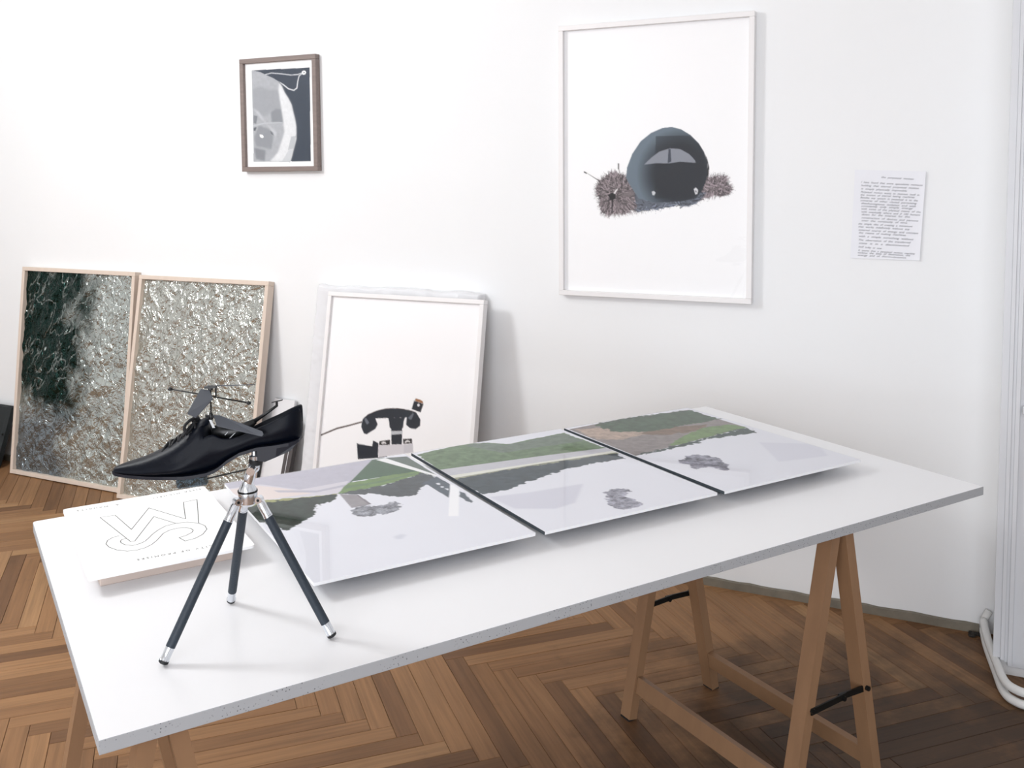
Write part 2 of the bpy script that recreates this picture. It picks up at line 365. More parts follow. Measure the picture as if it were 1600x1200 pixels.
ART = {'helmet': [{'c': (112,103,106),'p': [(0.2037,0.5942),(0.2179,0.5751),(0.2377,0.5599),(0.277,0.5449),(0.3049,0.5431),(0.3327,0.5528),(0.3714,0.5605),(0.4209,0.5758),(0.4807,0.5984),(0.4812,0.6734),(0.4213,0.6812),(0.3608,0.6892),(0.3164,0.6933),(0.2604,0.6956),(0.2321,0.6882),(0.2208,0.6556),(0.2037,0.6249)],'noise': 0.22,'jag': 0.008,'hair': 900},{'c': (118,108,112),'p': [(0.7443,0.5622),(0.7802,0.5624),(0.8361,0.5572),(0.8665,0.5628),(0.882,0.5917),(0.8922,0.6025),(0.8774,0.6206),(0.7964,0.6297),(0.7451,0.6353),(0.7194,0.6464)],'noise': 0.22,'jag': 0.008,'hair': 500},{'c': (92,98,110),'p': [(0.4046,0.6209),(0.7706,0.6133),(0.7451,0.6353),(0.7195,0.6537),(0.6727,0.662),(0.6412,0.6599),(0.5136,0.6739),(0.4214,0.6831)],'noise': 0.12,'jag': 0.004,'hair': 160},{'c': (30,36,46),'p': [(0.3604,0.5605),(0.3658,0.5228),(0.3931,0.4742),(0.4365,0.4299),(0.4903,0.4011),(0.549,0.3845),(0.5966,0.3818),(0.644,0.3912),(0.691,0.4121),(0.7326,0.4419),(0.7587,0.4714),(0.7755,0.5078),(0.779,0.5442),(0.7676,0.5805),(0.7449,0.6133),(0.7193,0.6353),(0.6411,0.6466),(0.5134,0.6507),(0.4266,0.636),(0.377,0.5832)],'radial': 1},{'c': (22,28,38),'p': [(0.5146,0.4126),(0.6858,0.4139),(0.7379,0.4493),(0.7615,0.4968),(0.7572,0.5696),(0.7346,0.6207),(0.6985,0.6336),(0.5117,0.6358)],'mix': 0.6},{'c': (150,154,164),'p': [(0.4559,0.5141),(0.4909,0.4902),(0.5336,0.4685),(0.5867,0.4574),(0.6394,0.4607),(0.6865,0.4796),(0.7152,0.5018),(0.7169,0.5102),(0.6398,0.5051),(0.5871,0.5105),(0.5125,0.5098)],'mix': 0.8,'vgrad': 1},{'c': (60,66,78),'p': [(0.5804,0.4598),(0.591,0.46),(0.5955,0.5043),(0.5765,0.5104)]},{'c': (205,208,212),'p': [(0.4959,0.6115),(0.5067,0.6089),(0.5154,0.6152),(0.509,0.6246),(0.4993,0.6238)]},{'c': (215,215,218),'p': [(0.7096,0.6023),(0.7188,0.5969),(0.7303,0.6042),(0.7284,0.6188),(0.7181,0.6221),(0.7138,0.6133)]},{'c': (60,66,78),'p': [(0.7169,0.6067),(0.7221,0.6067),(0.7232,0.6141),(0.718,0.6141)]},{'c': (22,22,26),'p': [(0.7639,0.4787),(0.7753,0.497),(0.7849,0.5261),(0.7826,0.5515),(0.7727,0.5769),(0.776,0.5478),(0.7766,0.5151)]},{'c': (25,24,28),'p': [(0.2659,0.6249),(0.2827,0.6191),(0.304,0.6229),(0.3062,0.6362),(0.2884,0.6458),(0.2704,0.642)],'jag': 0.004},{'c': (45,40,44),'p': [(0.2828,0.6439),(0.2917,0.6439),(0.2896,0.6916),(0.284,0.6916)]},{'c': (225,222,222),'p': [(0.2928,0.618),(0.3078,0.6027),(0.3184,0.6001),(0.3017,0.6191)]},{'c': (70,62,62),'p': [(0.133,0.5363),(0.1399,0.5383),(0.2219,0.5721),(0.2196,0.5751)]},{'c': (50,45,45),'p': [(0.133,0.5355),(0.149,0.5422),(0.1467,0.546),(0.1318,0.5402)]},{'c': (55,50,48),'p': [(0.3171,0.508),(0.3237,0.5081),(0.3238,0.53),(0.3171,0.53)]},{'c': (120,110,108),'p': [(0.3204,0.53),(0.3227,0.53),(0.325,0.5565),(0.3227,0.5565)]}],'xray': [{'c': (52,62,76),'p': [(0.1399,0.0986),(0.8993,0.1095),(0.89,0.9176),(0.1345,0.9105)],'noise': 0.06},{'c': (170,173,178),'p': [(0.1399,0.0986),(0.2565,0.1211),(0.3241,0.1465),(0.425,0.1807),(0.486,0.2093),(0.5349,0.2558),(0.5666,0.309),(0.6203,0.3702),(0.6574,0.4233),(0.6722,0.4756),(0.6974,0.5504),(0.7117,0.6175),(0.706,0.7213),(0.6722,0.8025),(0.6479,0.8618),(0.6236,0.9213),(0.1345,0.9105)],'noise': 0.05,'vgrad2': 1},{'c': (148,151,157),'p': [(0.147,0.2708),(0.2288,0.2438),(0.3647,0.279),(0.4777,0.2833),(0.5168,0.4486),(0.3921,0.4597),(0.2987,0.5171),(0.1462,0.4371)],'mix': 0.6,'soft': 1},{'c': (128,132,138),'p': [(0.3802,0.4743),(0.4491,0.4502),(0.5223,0.4525),(0.5437,0.5761),(0.3881,0.5684)],'mix': 0.8,'soft': 1},{'c': (120,124,130),'p': [(0.1496,0.4978),(0.2013,0.5068),(0.1814,0.5744),(0.1446,0.5659)],'mix': 0.9},{'c': (95,100,106),'p': [(0.1453,0.6077),(0.186,0.6048),(0.1673,0.6385),(0.1442,0.6342)]},{'c': (130,134,140),'p': [(0.2154,0.5904),(0.3519,0.6239),(0.4063,0.6928),(0.3794,0.8053),(0.1737,0.7716),(0.1477,0.6951)],'mix': 0.7,'soft': 1},{'c': (105,110,116),'p': [(0.3627,0.6392),(0.4076,0.6552),(0.4122,0.6854),(0.3787,0.6697)]},{'c': (120,124,130),'p': [(0.1441,0.7863),(0.2991,0.8116),(0.2839,0.9099),(0.1692,0.8858)],'mix': 0.8,'soft': 1},{'c': (228,230,232),'p': [(0.4892,0.2763),(0.5025,0.2211),(0.5349,0.2558),(0.5666,0.309),(0.6203,0.3702),(0.6574,0.4233),(0.6722,0.4756),(0.6974,0.5504),(0.7117,0.6175),(0.706,0.7213),(0.6722,0.8025),(0.6479,0.8618),(0.6238,0.9145),(0.3526,0.9115),(0.4578,0.8366),(0.5059,0.7548),(0.5543,0.6585),(0.5417,0.5388),(0.5224,0.4487),(0.5032,0.3587)],'mix': 0.85,'noise': 0.05,'soft': 1},{'c': (176,180,184),'p': [(0.6424,0.6977),(0.707,0.6916),(0.6722,0.8025),(0.5936,0.8162)],'mix': 0.8},{'c': (190,194,198),'p': [(0.6048,0.8163),(0.6608,0.8098),(0.6238,0.9145),(0.5116,0.9133)],'mix': 0.7},{'c': (200,203,207),'p': [(0.1462,0.4371),(0.2201,0.4696),(0.3082,0.5701),(0.453,0.6563),(0.44,0.701),(0.3524,0.6088),(0.2299,0.5152)],'mix': 0.7,'soft': 1},{'c': (190,194,198),'p': [(0.1346,0.5846),(0.2969,0.566),(0.535,0.5684),(0.5347,0.5774),(0.2964,0.5788),(0.1399,0.5977)],'mix': 0.8},{'c': (205,208,212),'p': [(0.3129,0.1423),(0.4042,0.1314),(0.5388,0.1447),(0.6608,0.1604),(0.7492,0.1584),(0.8154,0.1459),(0.8174,0.1518),(0.7511,0.1658),(0.6606,0.1678),(0.5386,0.1521),(0.4039,0.1388),(0.3218,0.1486)]},{'c': (222,225,228),'p': [(0.4894,0.2094),(0.5579,0.2389),(0.6235,0.277),(0.6895,0.2928),(0.7254,0.275),(0.7383,0.2196),(0.7575,0.1734),(0.8042,0.1527),(0.8084,0.158),(0.7661,0.1782),(0.7493,0.2215),(0.7363,0.2814),(0.6914,0.3018),(0.6187,0.2857),(0.5509,0.246)]},{'c': (245,247,248),'p': [(0.7991,0.1415),(0.818,0.1321),(0.8463,0.1363),(0.8534,0.1512),(0.8387,0.1667),(0.8146,0.1685),(0.7997,0.1576)]},{'c': (52,62,76),'p': [(0.8154,0.1451),(0.8329,0.143),(0.837,0.1534),(0.8216,0.1557)]},{'c': (250,250,250),'p': [(0.2239,0.6701),(0.264,0.6748),(0.2805,0.694),(0.2572,0.7034),(0.2288,0.6929)]}],'phone': [{'c': (70,52,42),'p': [(0.0176,0.5781),(0.1289,0.5412),(0.2181,0.5218),(0.2895,0.5045),(0.2903,0.5104),(0.219,0.5277),(0.1299,0.5479),(0.0185,0.5842)]},{'c': (58,40,30),'p': [(0.2967,0.4934),(0.3261,0.4746),(0.3822,0.4558),(0.4387,0.4438),(0.4957,0.4387),(0.5528,0.4383),(0.6051,0.4409),(0.6363,0.447),(0.601,0.4458),(0.5532,0.4414),(0.4393,0.4484),(0.3269,0.4804)]},{'c': (30,36,46),'p': [(0.2967,0.4934),(0.3264,0.4766),(0.3825,0.4581),(0.439,0.4461),(0.496,0.441),(0.5531,0.4405),(0.6006,0.443),(0.6296,0.4489),(0.6035,0.465),(0.5666,0.4705),(0.4581,0.4797),(0.3816,0.4867),(0.3433,0.4923)]},{'c': (30,36,46),'p': [(0.2967,0.4934),(0.3417,0.4808),(0.3768,0.487),(0.3944,0.5089),(0.3824,0.5272),(0.3274,0.5532),(0.3097,0.5502),(0.2892,0.5269),(0.2909,0.5049)]},{'c': (30,36,46),'p': [(0.5927,0.4544),(0.6126,0.445),(0.634,0.4472),(0.6618,0.4708),(0.6626,0.4949),(0.6375,0.5095),(0.5998,0.5081),(0.5748,0.4971),(0.574,0.4729)]},{'c': (30,36,46),'p': [(0.4579,0.4783),(0.5651,0.4701),(0.5591,0.4854),(0.5574,0.5084),(0.5525,0.5145),(0.559,0.5733),(0.4933,0.5797),(0.4828,0.5197),(0.4725,0.5147),(0.4656,0.4922)]},{'c': (120,126,136),'p': [(0.3049,0.4922),(0.3159,0.4899),(0.3383,0.5058),(0.326,0.5155),(0.3115,0.5034)],'mix': 0.8},{'c': (110,116,126),'p': [(0.5844,0.4698),(0.611,0.4502),(0.6181,0.4512),(0.6072,0.4748),(0.5956,0.4759)],'mix': 0.8},{'c': (190,192,196),'p': [(0.4839,0.5282),(0.5536,0.5224),(0.556,0.5336),(0.4868,0.5424)]},{'c': (38,32,32),'p': [(0.4154,0.5724),(0.4818,0.5614),(0.4845,0.5813),(0.4151,0.5877)]},{'c': (38,32,32),'p': [(0.5623,0.5522),(0.6189,0.5464),(0.6223,0.5648),(0.5681,0.5709)]},{'c': (225,222,222),'p': [(0.4259,0.5787),(0.4394,0.5713),(0.4565,0.5734),(0.4599,0.5804),(0.4476,0.5785),(0.4337,0.5824)]},{'c': (225,222,222),'p': [(0.5741,0.5627),(0.5895,0.5544),(0.6071,0.5564),(0.6098,0.5627),(0.5949,0.5602),(0.5793,0.5666)]},{'c': (212,209,213),'p': [(0.4105,0.5892),(0.566,0.5727),(0.6261,0.5651),(0.634,0.5976),(0.4731,0.6243),(0.4193,0.6354)],'mix': 1},{'c': (196,194,200),'p': [(0.5711,0.5757),(0.6261,0.5657),(0.634,0.5976),(0.5752,0.6067)],'mix': 0.7},{'c': (24,30,42),'p': [(0.2687,0.5912),(0.2799,0.5933),(0.3702,0.5962),(0.3742,0.5727),(0.3983,0.5781),(0.4092,0.5801),(0.4147,0.6372),(0.2851,0.6533)]},{'c': (28,26,30),'p': [(0.4145,0.6358),(0.4732,0.6251),(0.474,0.6308),(0.4175,0.6398)]},{'c': (24,30,40),'p': [(0.6131,0.4021),(0.6735,0.4103),(0.6593,0.444),(0.6019,0.4352)]},{'c': (150,100,60),'p': [(0.6222,0.3929),(0.6531,0.3966),(0.6677,0.4013),(0.672,0.4096),(0.614,0.402),(0.6183,0.3989)]},{'c': (225,225,228),'p': [(0.6353,0.4138),(0.6457,0.4113),(0.6512,0.4175),(0.644,0.4234),(0.6352,0.4206)]}],'print1': [{'c': (186,184,196),'p': [(0.0379,-0.2079),(-0.0333,0.0449),(0.0383,0.2402),(0.4433,0.3253),(0.7996,0.0072),(0.8308,-0.048),(0.4106,-0.0633)],'noise': 0.03},{'c': (214,210,216),'p': [(0.1535,0.0788),(0.2998,0.2129),(0.5612,0.2079),(0.4433,0.3253),(0.1177,0.2603),(0.0383,0.2402),(-0.0172,0.0674)],'mix': 0.8},{'c': (226,212,206),'p': [(0.1325,0.0856),(0.2206,0.1552),(0.3335,0.2731),(0.1252,0.2563),(0.0406,0.2341),(-0.0217,0.0808)],'mix': 0.8},{'c': (176,174,188),'p': [(0.184,0.1702),(0.3675,0.253),(0.5249,0.2403),(0.5063,0.2638),(0.3579,0.2732),(0.1949,0.2023)],'mix': 0.8},{'c': (72,98,78),'p': [(0.7996,0.0072),(0.8703,0.0078),(0.9719,0.3372),(0.925,0.2404),(0.5736,0.2214),(0.4433,0.3253)],'noise': 0.1},{'c': (112,138,88),'p': [(0.4433,0.3253),(0.5408,0.2345),(0.7436,0.2244),(0.9294,0.2337),(0.9488,0.268),(0.6726,0.3236),(0.4655,0.3304)],'noise': 0.12,'jag': 0.006},{'c': (96,120,98),'p': [(0.5148,0.2597),(0.7037,0.2699),(0.9056,0.2492),(0.897,0.2625),(0.6925,0.2893),(0.5015,0.2851)],'mix': 0.6},{'c': (98,110,104),'p': [(0.876,0.0103),(0.9899,0.037),(0.9863,0.2323),(0.985,0.3178),(0.9694,0.2684)],'noise': 0.08},{'c': (240,240,240),'p': [(0.8174,0.0131),(0.8743,0.0133),(0.9886,0.3176),(0.9709,0.3234)]},{'c': (76,82,86),'p': [(0.4433,0.3253),(0.6726,0.3236),(0.938,0.2633),(0.9682,0.3273),(0.9376,0.3878),(0.8792,0.3945),(0.8242,0.4176),(0.7607,0.481),(0.6821,0.4689),(0.6355,0.4414),(0.5989,0.3958),(0.5804,0.3728),(0.538,0.3813)],'noise': 0.2,'jag': 0.01},{'c': (150,146,150),'p': [(0.4458,0.3323),(0.5203,0.3736),(0.5255,0.4869),(0.4255,0.4879)],'noise': 0.06},{'c': (122,116,122),'p': [(0.5128,0.3703),(0.5203,0.3736),(0.5255,0.4869),(0.5138,0.4861)]},{'c': (150,152,104),'p': [(-0.0257,0.2267),(0.0383,0.2402),(0.1227,0.2625),(0.4433,0.3253),(0.4095,0.3433),(0.0984,0.3087),(-0.0264,0.3233)],'noise': 0.15,'jag': 0.006},{'c': (46,58,52),'p': [(-0.02,0.3057),(0.108,0.2847),(0.2477,0.3022),(0.4408,0.3302),(0.3915,0.3791),(0.2837,0.4168),(0.2377,0.4777),(0.1987,0.5128),(0.1376,0.5493),(0.074,0.5826),(0.0242,0.4941),(-0.0165,0.4451)],'noise': 0.3,'jag': 0.014},{'c': (142,144,152),'p': [(0.411,0.5129),(0.4539,0.4906),(0.5606,0.5161),(0.5998,0.5122),(0.6413,0.4947),(0.6363,0.5559),(0.5945,0.5923),(0.5135,0.5972),(0.4295,0.5895),(0.3995,0.5478)],'noise': 0.55,'jag': 0.012},{'c': (84,94,104),'p': [(0.8484,0.3789),(0.9751,0.3297),(0.9793,0.4358),(0.9342,0.4992),(0.8811,0.5651),(0.8773,0.3999)],'noise': 0.1},{'c': (226,228,234),'p': [(0.9244,0.3992),(0.9434,0.4032),(0.9305,0.4273),(0.9211,0.4147)]},{'c': (226,228,234),'p': [(0.9252,0.4376),(0.9368,0.4468),(0.9266,0.459),(0.9169,0.4523)]},{'c': (226,228,234),'p': [(0.9241,0.4703),(0.9427,0.4743),(0.9288,0.4968)]},{'c': (84,94,104),'p': [(0.9699,0.5229),(0.9766,0.5539),(0.9574,0.6465),(0.9424,0.6528),(0.9349,0.6254),(0.9372,0.5684)],'jag': 0.004},{'c': (243,243,245),'p': [(0.9802,0.4362),(0.9886,0.4525),(0.9847,0.5008),(0.8067,0.7442),(0.7665,0.7268)]},{'c': (204,206,216),'p': [(0.4521,0.7989),(0.4901,0.792),(0.5096,0.8063),(0.4721,0.8305),(0.45,0.821)],'mix': 0.7,'soft': 1}],'print2': [{'c': (100,122,92),'p': [(0.0145,0.0288),(0.3375,-0.0157),(0.4671,0.0236),(0.5499,0.0883),(0.9668,0.0592),(0.9983,0.378),(-0.0095,0.2641)],'noise': 0.22,'jag': 0.006},{'c': (108,118,112),'p': [(0.3239,0.0029),(0.4589,0.0342),(0.5416,0.0986),(0.9542,0.0728),(0.9692,0.2088),(0.4452,0.1851)],'noise': 0.2,'jag': 0.006,'mix': 0.7},{'c': (194,194,200),'p': [(-0.0052,0.2543),(0.6062,0.3046),(1.0028,0.3462),(0.9939,0.4094),(0.0001,0.3675)],'noise': 0.03},{'c': (222,222,212),'p': [(-0.0026,0.3384),(0.546,0.3727),(0.9961,0.3938),(0.9917,0.4249),(-0.0044,0.3738)]},{'c': (150,152,128),'p': [(-0.0088,0.3719),(0.5323,0.3882),(0.9964,0.4204),(0.9825,0.447),(0.5091,0.4143),(-0.0116,0.4034)],'noise': 0.12},{'c': (62,74,80),'p': [(-0.0059,0.3841),(0.5206,0.4013),(0.9917,0.4315),(0.9601,0.5075),(0.8244,0.4947),(0.6903,0.4967),(0.5599,0.4987),(0.4095,0.527),(0.3186,0.5477),(0.2004,0.5757),(0.094,0.5933),(0.0093,0.5864),(0.0012,0.5528)],'noise': 0.24,'jag': 0.012},{'c': (204,204,216),'p': [(0.013,0.6249),(0.2042,0.6539),(0.5178,0.6749),(0.324,0.8273),(0.1976,0.8415),(0.0378,0.772)],'mix': 0.7,'soft': 1},{'c': (150,150,162),'p': [(0.5233,0.7981),(0.609,0.7799),(0.6598,0.802),(0.6561,0.8309),(0.5794,0.8547),(0.5853,0.9056),(0.5922,0.9488),(0.5526,0.9686),(0.4589,0.9687),(0.429,0.9308),(0.4424,0.8836),(0.5045,0.8342)],'noise': 0.55,'jag': 0.012}],'print3': [{'c': (136,128,126),'p': [(0.012,0.0236),(0.4114,0.0023),(0.9602,0.0368),(0.9623,0.4134),(0.0082,0.4947)],'noise': 0.14},{'c': (172,152,138),'p': [(0.0425,0.0374),(0.288,0.0893),(0.4254,0.2675),(0.1515,0.2729),(0.0243,0.2156)],'noise': 0.2,'jag': 0.01},{'c': (62,84,64),'p': [(0.2074,0.021),(0.4205,-0.0062),(0.9602,0.0368),(0.9762,0.2367),(0.6367,0.2468),(0.4655,0.2855),(0.3509,0.2263),(0.2083,0.1506)],'noise': 0.3,'jag': 0.016},{'c': (122,100,84),'p': [(0.3112,0.2348),(0.6367,0.2468),(0.8124,0.2862),(0.6763,0.3425),(0.4026,0.3132)],'noise': 0.2,'jag': 0.01},{'c': (108,134,84),'p': [(0.3046,0.4469),(0.5214,0.3667),(0.7435,0.3147),(0.9257,0.3374),(0.9623,0.4134),(0.3104,0.4665)],'noise': 0.15,'jag': 0.01},{'c': (54,70,66),'p': [(0.0134,0.4875),(0.9623,0.4134),(0.9498,0.4926),(0.7622,0.4826),(0.5993,0.4637),(0.3945,0.4941),(0.0873,0.4984)],'noise': 0.25,'jag': 0.014},{'c': (140,140,152),'p': [(0.1308,0.6487),(0.2562,0.606),(0.3189,0.6246),(0.3479,0.6471),(0.3627,0.6914),(0.3389,0.7419),(0.2914,0.8093),(0.253,0.838),(0.2284,0.8042),(0.2114,0.7532),(0.1369,0.7575),(0.1245,0.7346),(0.1447,0.6849)],'noise': 0.5,'jag': 0.012},{'c': (208,208,220),'p': [(0.7876,0.6123),(1.0432,0.7619),(0.9053,0.8973),(0.5949,0.8506)],'mix': 0.5,'soft': 1}],'book': {'lines': [[(0.0452,-0.0074),(0.0116,0.0639),(-0.0517,-0.0702),(-0.0598,-0.0697),(-0.0948,0.1225),(-0.0631,0.1205),(-0.0463,0.0052),(0.0125,0.1302),(0.0703,0.0092),(0.0907,0.1282),(0.123,0.1309),(0.0902,-0.0322)],[(0.0404,-0.127),(0.0626,-0.1226),(0.0819,-0.1069),(0.0967,-0.0811),(0.098,-0.0567),(0.0898,-0.0339),(0.0689,-0.0141),(0.0452,-0.0074),(0.0222,-0.0128),(0.003,-0.03),(-0.0118,-0.0491),(-0.0239,-0.0693),(-0.0333,-0.0834),(-0.0457,-0.0917),(-0.0597,-0.0945),(-0.0716,-0.0845),(-0.0784,-0.0671),(-0.0783,-0.0538),(-0.0724,-0.0457),(-0.064,-0.0446)],[(0.0404,-0.127),(0.0334,-0.1),(0.0485,-0.0956),(0.064,-0.0837),(0.0697,-0.0711),(0.067,-0.057),(0.0578,-0.0455),(0.0429,-0.0402),(0.0248,-0.0434),(0.0096,-0.0557),(0.001,-0.0709),(-0.0114,-0.0924),(-0.0241,-0.1094),(-0.0399,-0.1215),(-0.0568,-0.1257),(-0.0748,-0.1214),(-0.093,-0.1017),(-0.1041,-0.0776),(-0.107,-0.0557),(-0.1009,-0.0354),(-0.0883,-0.0232),(-0.0755,-0.0209)]],'text': {'SISSA MICHELI': [(0.1488,0.2067),(0.0341,0.1965)],'A. MAURITS': [(-0.0436,0.1929),(-0.1346,0.1987)],'CITY OF PROMISES': [(0.0845,-0.1846),(-0.0652,-0.18)]}}}

# ================================================================== SETTING
CH = 3.3; X0, X1, Y0 = -6.5, 3.0, -6.0
def structure(name, mb, mats, parent=None, smooth=False):
    o = mb.build(name, mats, parent, smooth); o['kind'] = 'structure'; return o
floor = structure('floor', MB().box((X0, Y0, -0.1), (X1, 0.0, -0.012)), 'sub')
structure('wall_back', MB().box((X0-0.2, 0, -0.1), (0.16, 0.2, CH)), 'wall')
structure('wall_right', MB().box((0.148, -0.27, 0.0), (X1+0.2, 0.2, CH)), 'wall')
structure('wall_left', MB().box((X0-0.2, Y0-0.2, -0.1), (X0, 0.0, CH)), 'wall')
structure('wall_far_right', MB().box((X1, Y0-0.2, -0.1), (X1+0.2, -0.27, CH)), 'wall')
wr = MB()
wr.box((X0, Y0-0.2, -0.1), (-1.45, Y0, CH)).box((1.45, Y0-0.2, -0.1), (X1, Y0, CH)).box((-1.45, Y0-0.2, -0.1), (1.45, Y0, 0.2)).box((-1.45, Y0-0.2, 2.8), (1.45, Y0, CH))
structure('wall_rear', wr, 'wall')
wf = MB()
for x in (-1.45, -0.03, 1.39): wf.box((x, Y0-0.08, 0.2), (x+0.06, Y0-0.02, 2.8))
for z in (0.2, 2.0, 2.69): wf.box((-1.45, Y0-0.08, z), (1.45, Y0-0.021, z+0.06))
structure('fill_window_1', wf, 'trim')  # unseen window frame, put in to go with the rear fill
structure('ceiling', MB().box((X0-0.2, Y0-0.2, CH), (X1+0.2, 0.2, CH+0.2)), 'ceiling')

# parquet: 45-degree herringbone, planks 60 x 6 cm
PL, PW, YOFF = 0.60, 0.060, -0.915
r2 = math.sqrt(2)
def uv2xy(u, v): return ((u+v)/r2, (v-u)/r2+YOFF)
planks = []
rng = random.Random(4)
for n in range(-3, 9):
    for k in range(-75, 60):
        for kind in (0, 1):
            if kind == 0: cu, cv = k*PW+PL/2, k*PW+PW/2
            else: cu, cv = k*PW+PL+PW/2, (k+1)*PW-PL/2
            x, y = uv2xy(cu+n*PL, cv-n*PL)
            planks.append((x, y, -math.pi/4 if kind == 0 else math.pi/4))
def project(x, y, z):
    d = Vector((x, y, z))-CAM; q = d.dot(fw)
    if q < 0.1: return None
    return (PPX+FOC*d.dot(rt)/q, PPY-FOC*d.dot(up)/q, q)
hl, hw2 = PL/2/r2, 0
view, rest = [], []
for (x, y, a) in planks:
    if not (X0+0.26 < x < X1-0.26 and Y0+0.26 < y < 0.20): continue
    ok = False
    for t in (-0.28, 0, 0.28):
        p = project(x+t*math.cos(a), y+t*math.sin(a), 0)
        if p and -5 < p[0] < 1605 and -5 < p[1] < 1205: ok = True
    (view if ok else rest).append((x, y, a))
view.sort(key=lambda p: -1/((Vector((p[0], p[1], 0))-CAM).length))
rest += view[300:]; view = view[:300]
g = 0.0006
pm = MB(); hx, hy = PL/2-g, PW/2-g; c = 0.0008
pm.add([(-hx, -hy, -0.012), (hx, -hy, -0.012), (hx, hy, -0.012), (-hx, hy, -0.012), (-hx, -hy, -c), (hx, -hy, -c), (hx, hy, -c), (-hx, hy, -c),
        (-hx+c, -hy+c, 0), (hx-c, -hy+c, 0), (hx-c, hy-c, 0), (-hx+c, hy-c, 0)],
       [(8, 9, 10, 11), (4, 5, 9, 8), (5, 6, 10, 9), (6, 7, 11, 10), (7, 4, 8, 11), (0, 1, 5, 4), (1, 2, 6, 5), (2, 3, 7, 6), (3, 0, 4, 7)])
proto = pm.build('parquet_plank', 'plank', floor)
for i, (x, y, a) in enumerate(view):
    o = proto if i == 0 else proto.copy()
    if i: COL.objects.link(o)
    o.location = (x, y, -rng.random()*0.0009); o.rotation_euler = (rng.uniform(-1, 1)*0.004, rng.uniform(-1, 1)*0.0006, a)
fm = MB(); tones = []
for (x, y, a) in rest:
    R = T(x, y, 0) @ RZ(a); fm.add([R @ Vector(v) for v in pm.v], pm.f); tones += [rng.random()]*len(pm.v)
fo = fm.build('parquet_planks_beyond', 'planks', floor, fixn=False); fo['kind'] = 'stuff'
ca = fo.data.color_attributes.new('Col', 'FLOAT_COLOR', 'POINT')
ca.data.foreach_set('color', np.repeat(np.array(tones, np.float32)[:, None], 4, 1).ravel())

# baseboard, slightly ragged along the plaster
bb = MB(); xs = np.arange(-6.5, 0.115, 0.04); ra = random.Random(3)
tops = [0.027+ra.uniform(-0.002, 0.003) for _ in xs]
vs = []; fs = []
for x, t in zip(xs, tops): vs += [(x, -0.014, -0.002), (x, -0.014, t), (x, -0.001, t+0.002), (x, -0.001, -0.002)]
for i in range(len(xs)-1):
    for k in range(4): fs.append((i*4+k, i*4+(k+1) % 4, i*4+4+(k+1) % 4, i*4+4+k))
fs += [(0, 1, 2, 3), tuple(len(vs)-4+k for k in (3, 2, 1, 0))]
structure('baseboard_back', bb.add(vs, fs), 'base')
# door casing at the right: stepped moulding, broken off above the pipes
cs = MB()
for x0, x1, y, z0 in ((0.132, 0.152, -0.2840, 0.055), (0.152, 0.163, -0.2880, 0.05), (0.163, 0.172, -0.2855, 0.045), (0.172, 0.184, -0.2900, 0.035), (0.184, 0.32, -0.2800, 0.03)):
    cs.box((x0, y, z0), (x1, -0.2702, CH-0.01), ch=0.0008)
structure('trim_1', cs, 'trim')
kb = MB().box((0.190, -0.305, 0.82), (0.212, -0.2802, 0.845), ch=0.004)
hg = kb.build('hinge_cap', 'trim', bpy.data.objects['trim_1'])

# heating pipes running out of the corner and round the casing
def smooth_path(pts, n=6):
    P = [Vector(p) for p in pts]; out = []
    for i in range(len(P)-1):
        p0 = P[max(i-1, 0)]; p1 = P[i]; p2 = P[i+1]; p3 = P[min(i+2, len(P)-1)]
        for k in range(n):
            t = k/n; out.append(0.5*((2*p1)+(p2-p0)*t+(2*p0-5*p1+4*p2-p3)*t*t+(3*p1-p0-3*p2+p3)*t**3))
    out.append(P[-1]); return out
hp = empty('heating_pipe', T(0.12, -0.2, 0), 'pair of white painted heating pipes bending round the door casing at the floor', 'pipe')
for dz, dy in ((0.014, -0.012), (0.044, 0.0)):
    pth = smooth_path([(0.112, -0.035, dz+0.012), (0.120, -0.14, dz+0.004), (0.142, -0.30, dz), (0.158, -0.40+dy, dz), (0.185, -0.445+dy, dz), (0.24, -0.46+dy, dz), (0.45, -0.47+dy, dz)])
    MB().tube([p-Vector((0.12, -0.2, 0)) for p in pth], 0.0125, 10).build('pipe_run', 'pipe', hp, True)
MB().tube([(-0.008, 0.165, 0.01), (-0.004, 0.178, 0.06), (0.008, 0.180, 0.085)], 0.012, 8).build('pipe_elbow', 'pipe', hp, True)
rb = MB(); ra = random.Random(8)
for i in range(7):
    x, y = 0.065+ra.random()*0.04, -0.03-ra.random()*0.02; s_ = 0.006+ra.random()*0.007
    rb.ball((x, y, s_*0.6), s_, 6, 4, (1, 1, 0.8))
tag(rb.build('plaster_crumbs', 'hole'), 'dark plaster rubble in the corner beside the heating pipes', 'rubble', kind='stuff')

# ================================================================== FRAMES ON AND AGAINST THE WALL
def frame_parts(e, W, H, bar, dep, m, art_depth, back='board', glass=True, rail_name='frame_rail'):
    h = W/2
    for lo, hi in (((-h, -dep, H-bar), (h, 0, H)), ((-h, -dep, 0), (h, 0, bar)), ((-h, -dep, bar+0.0002), (-h+bar, 0, H-bar-0.0002)), ((h-bar, -dep, bar+0.0002), (h, 0, H-bar-0.0002))):
        MB().box(lo, hi, ch=0.0012).build(rail_name, m, e)
    MB().box((-h+bar, -art_depth+0.001, bar), (h-bar, -0.003, H-bar)).build('backing', back, e)
    if glass:
        y = -art_depth-0.004
        MB().add([(-h+bar, y, bar), (h-bar, y, bar), (h-bar, y, H-bar), (-h+bar, y, H-bar)], [(0, 1, 2, 3)]).build('glass_pane', 'glass', e, fixn=False)
def upright(W, H, depth): return lambda x, y, h: (x-W/2, -depth-h, H-y)
def lean_matrix(x, yb, H, top=0.0): return T(x, yb, 0) @ RX(-math.asin((top-yb)/H))

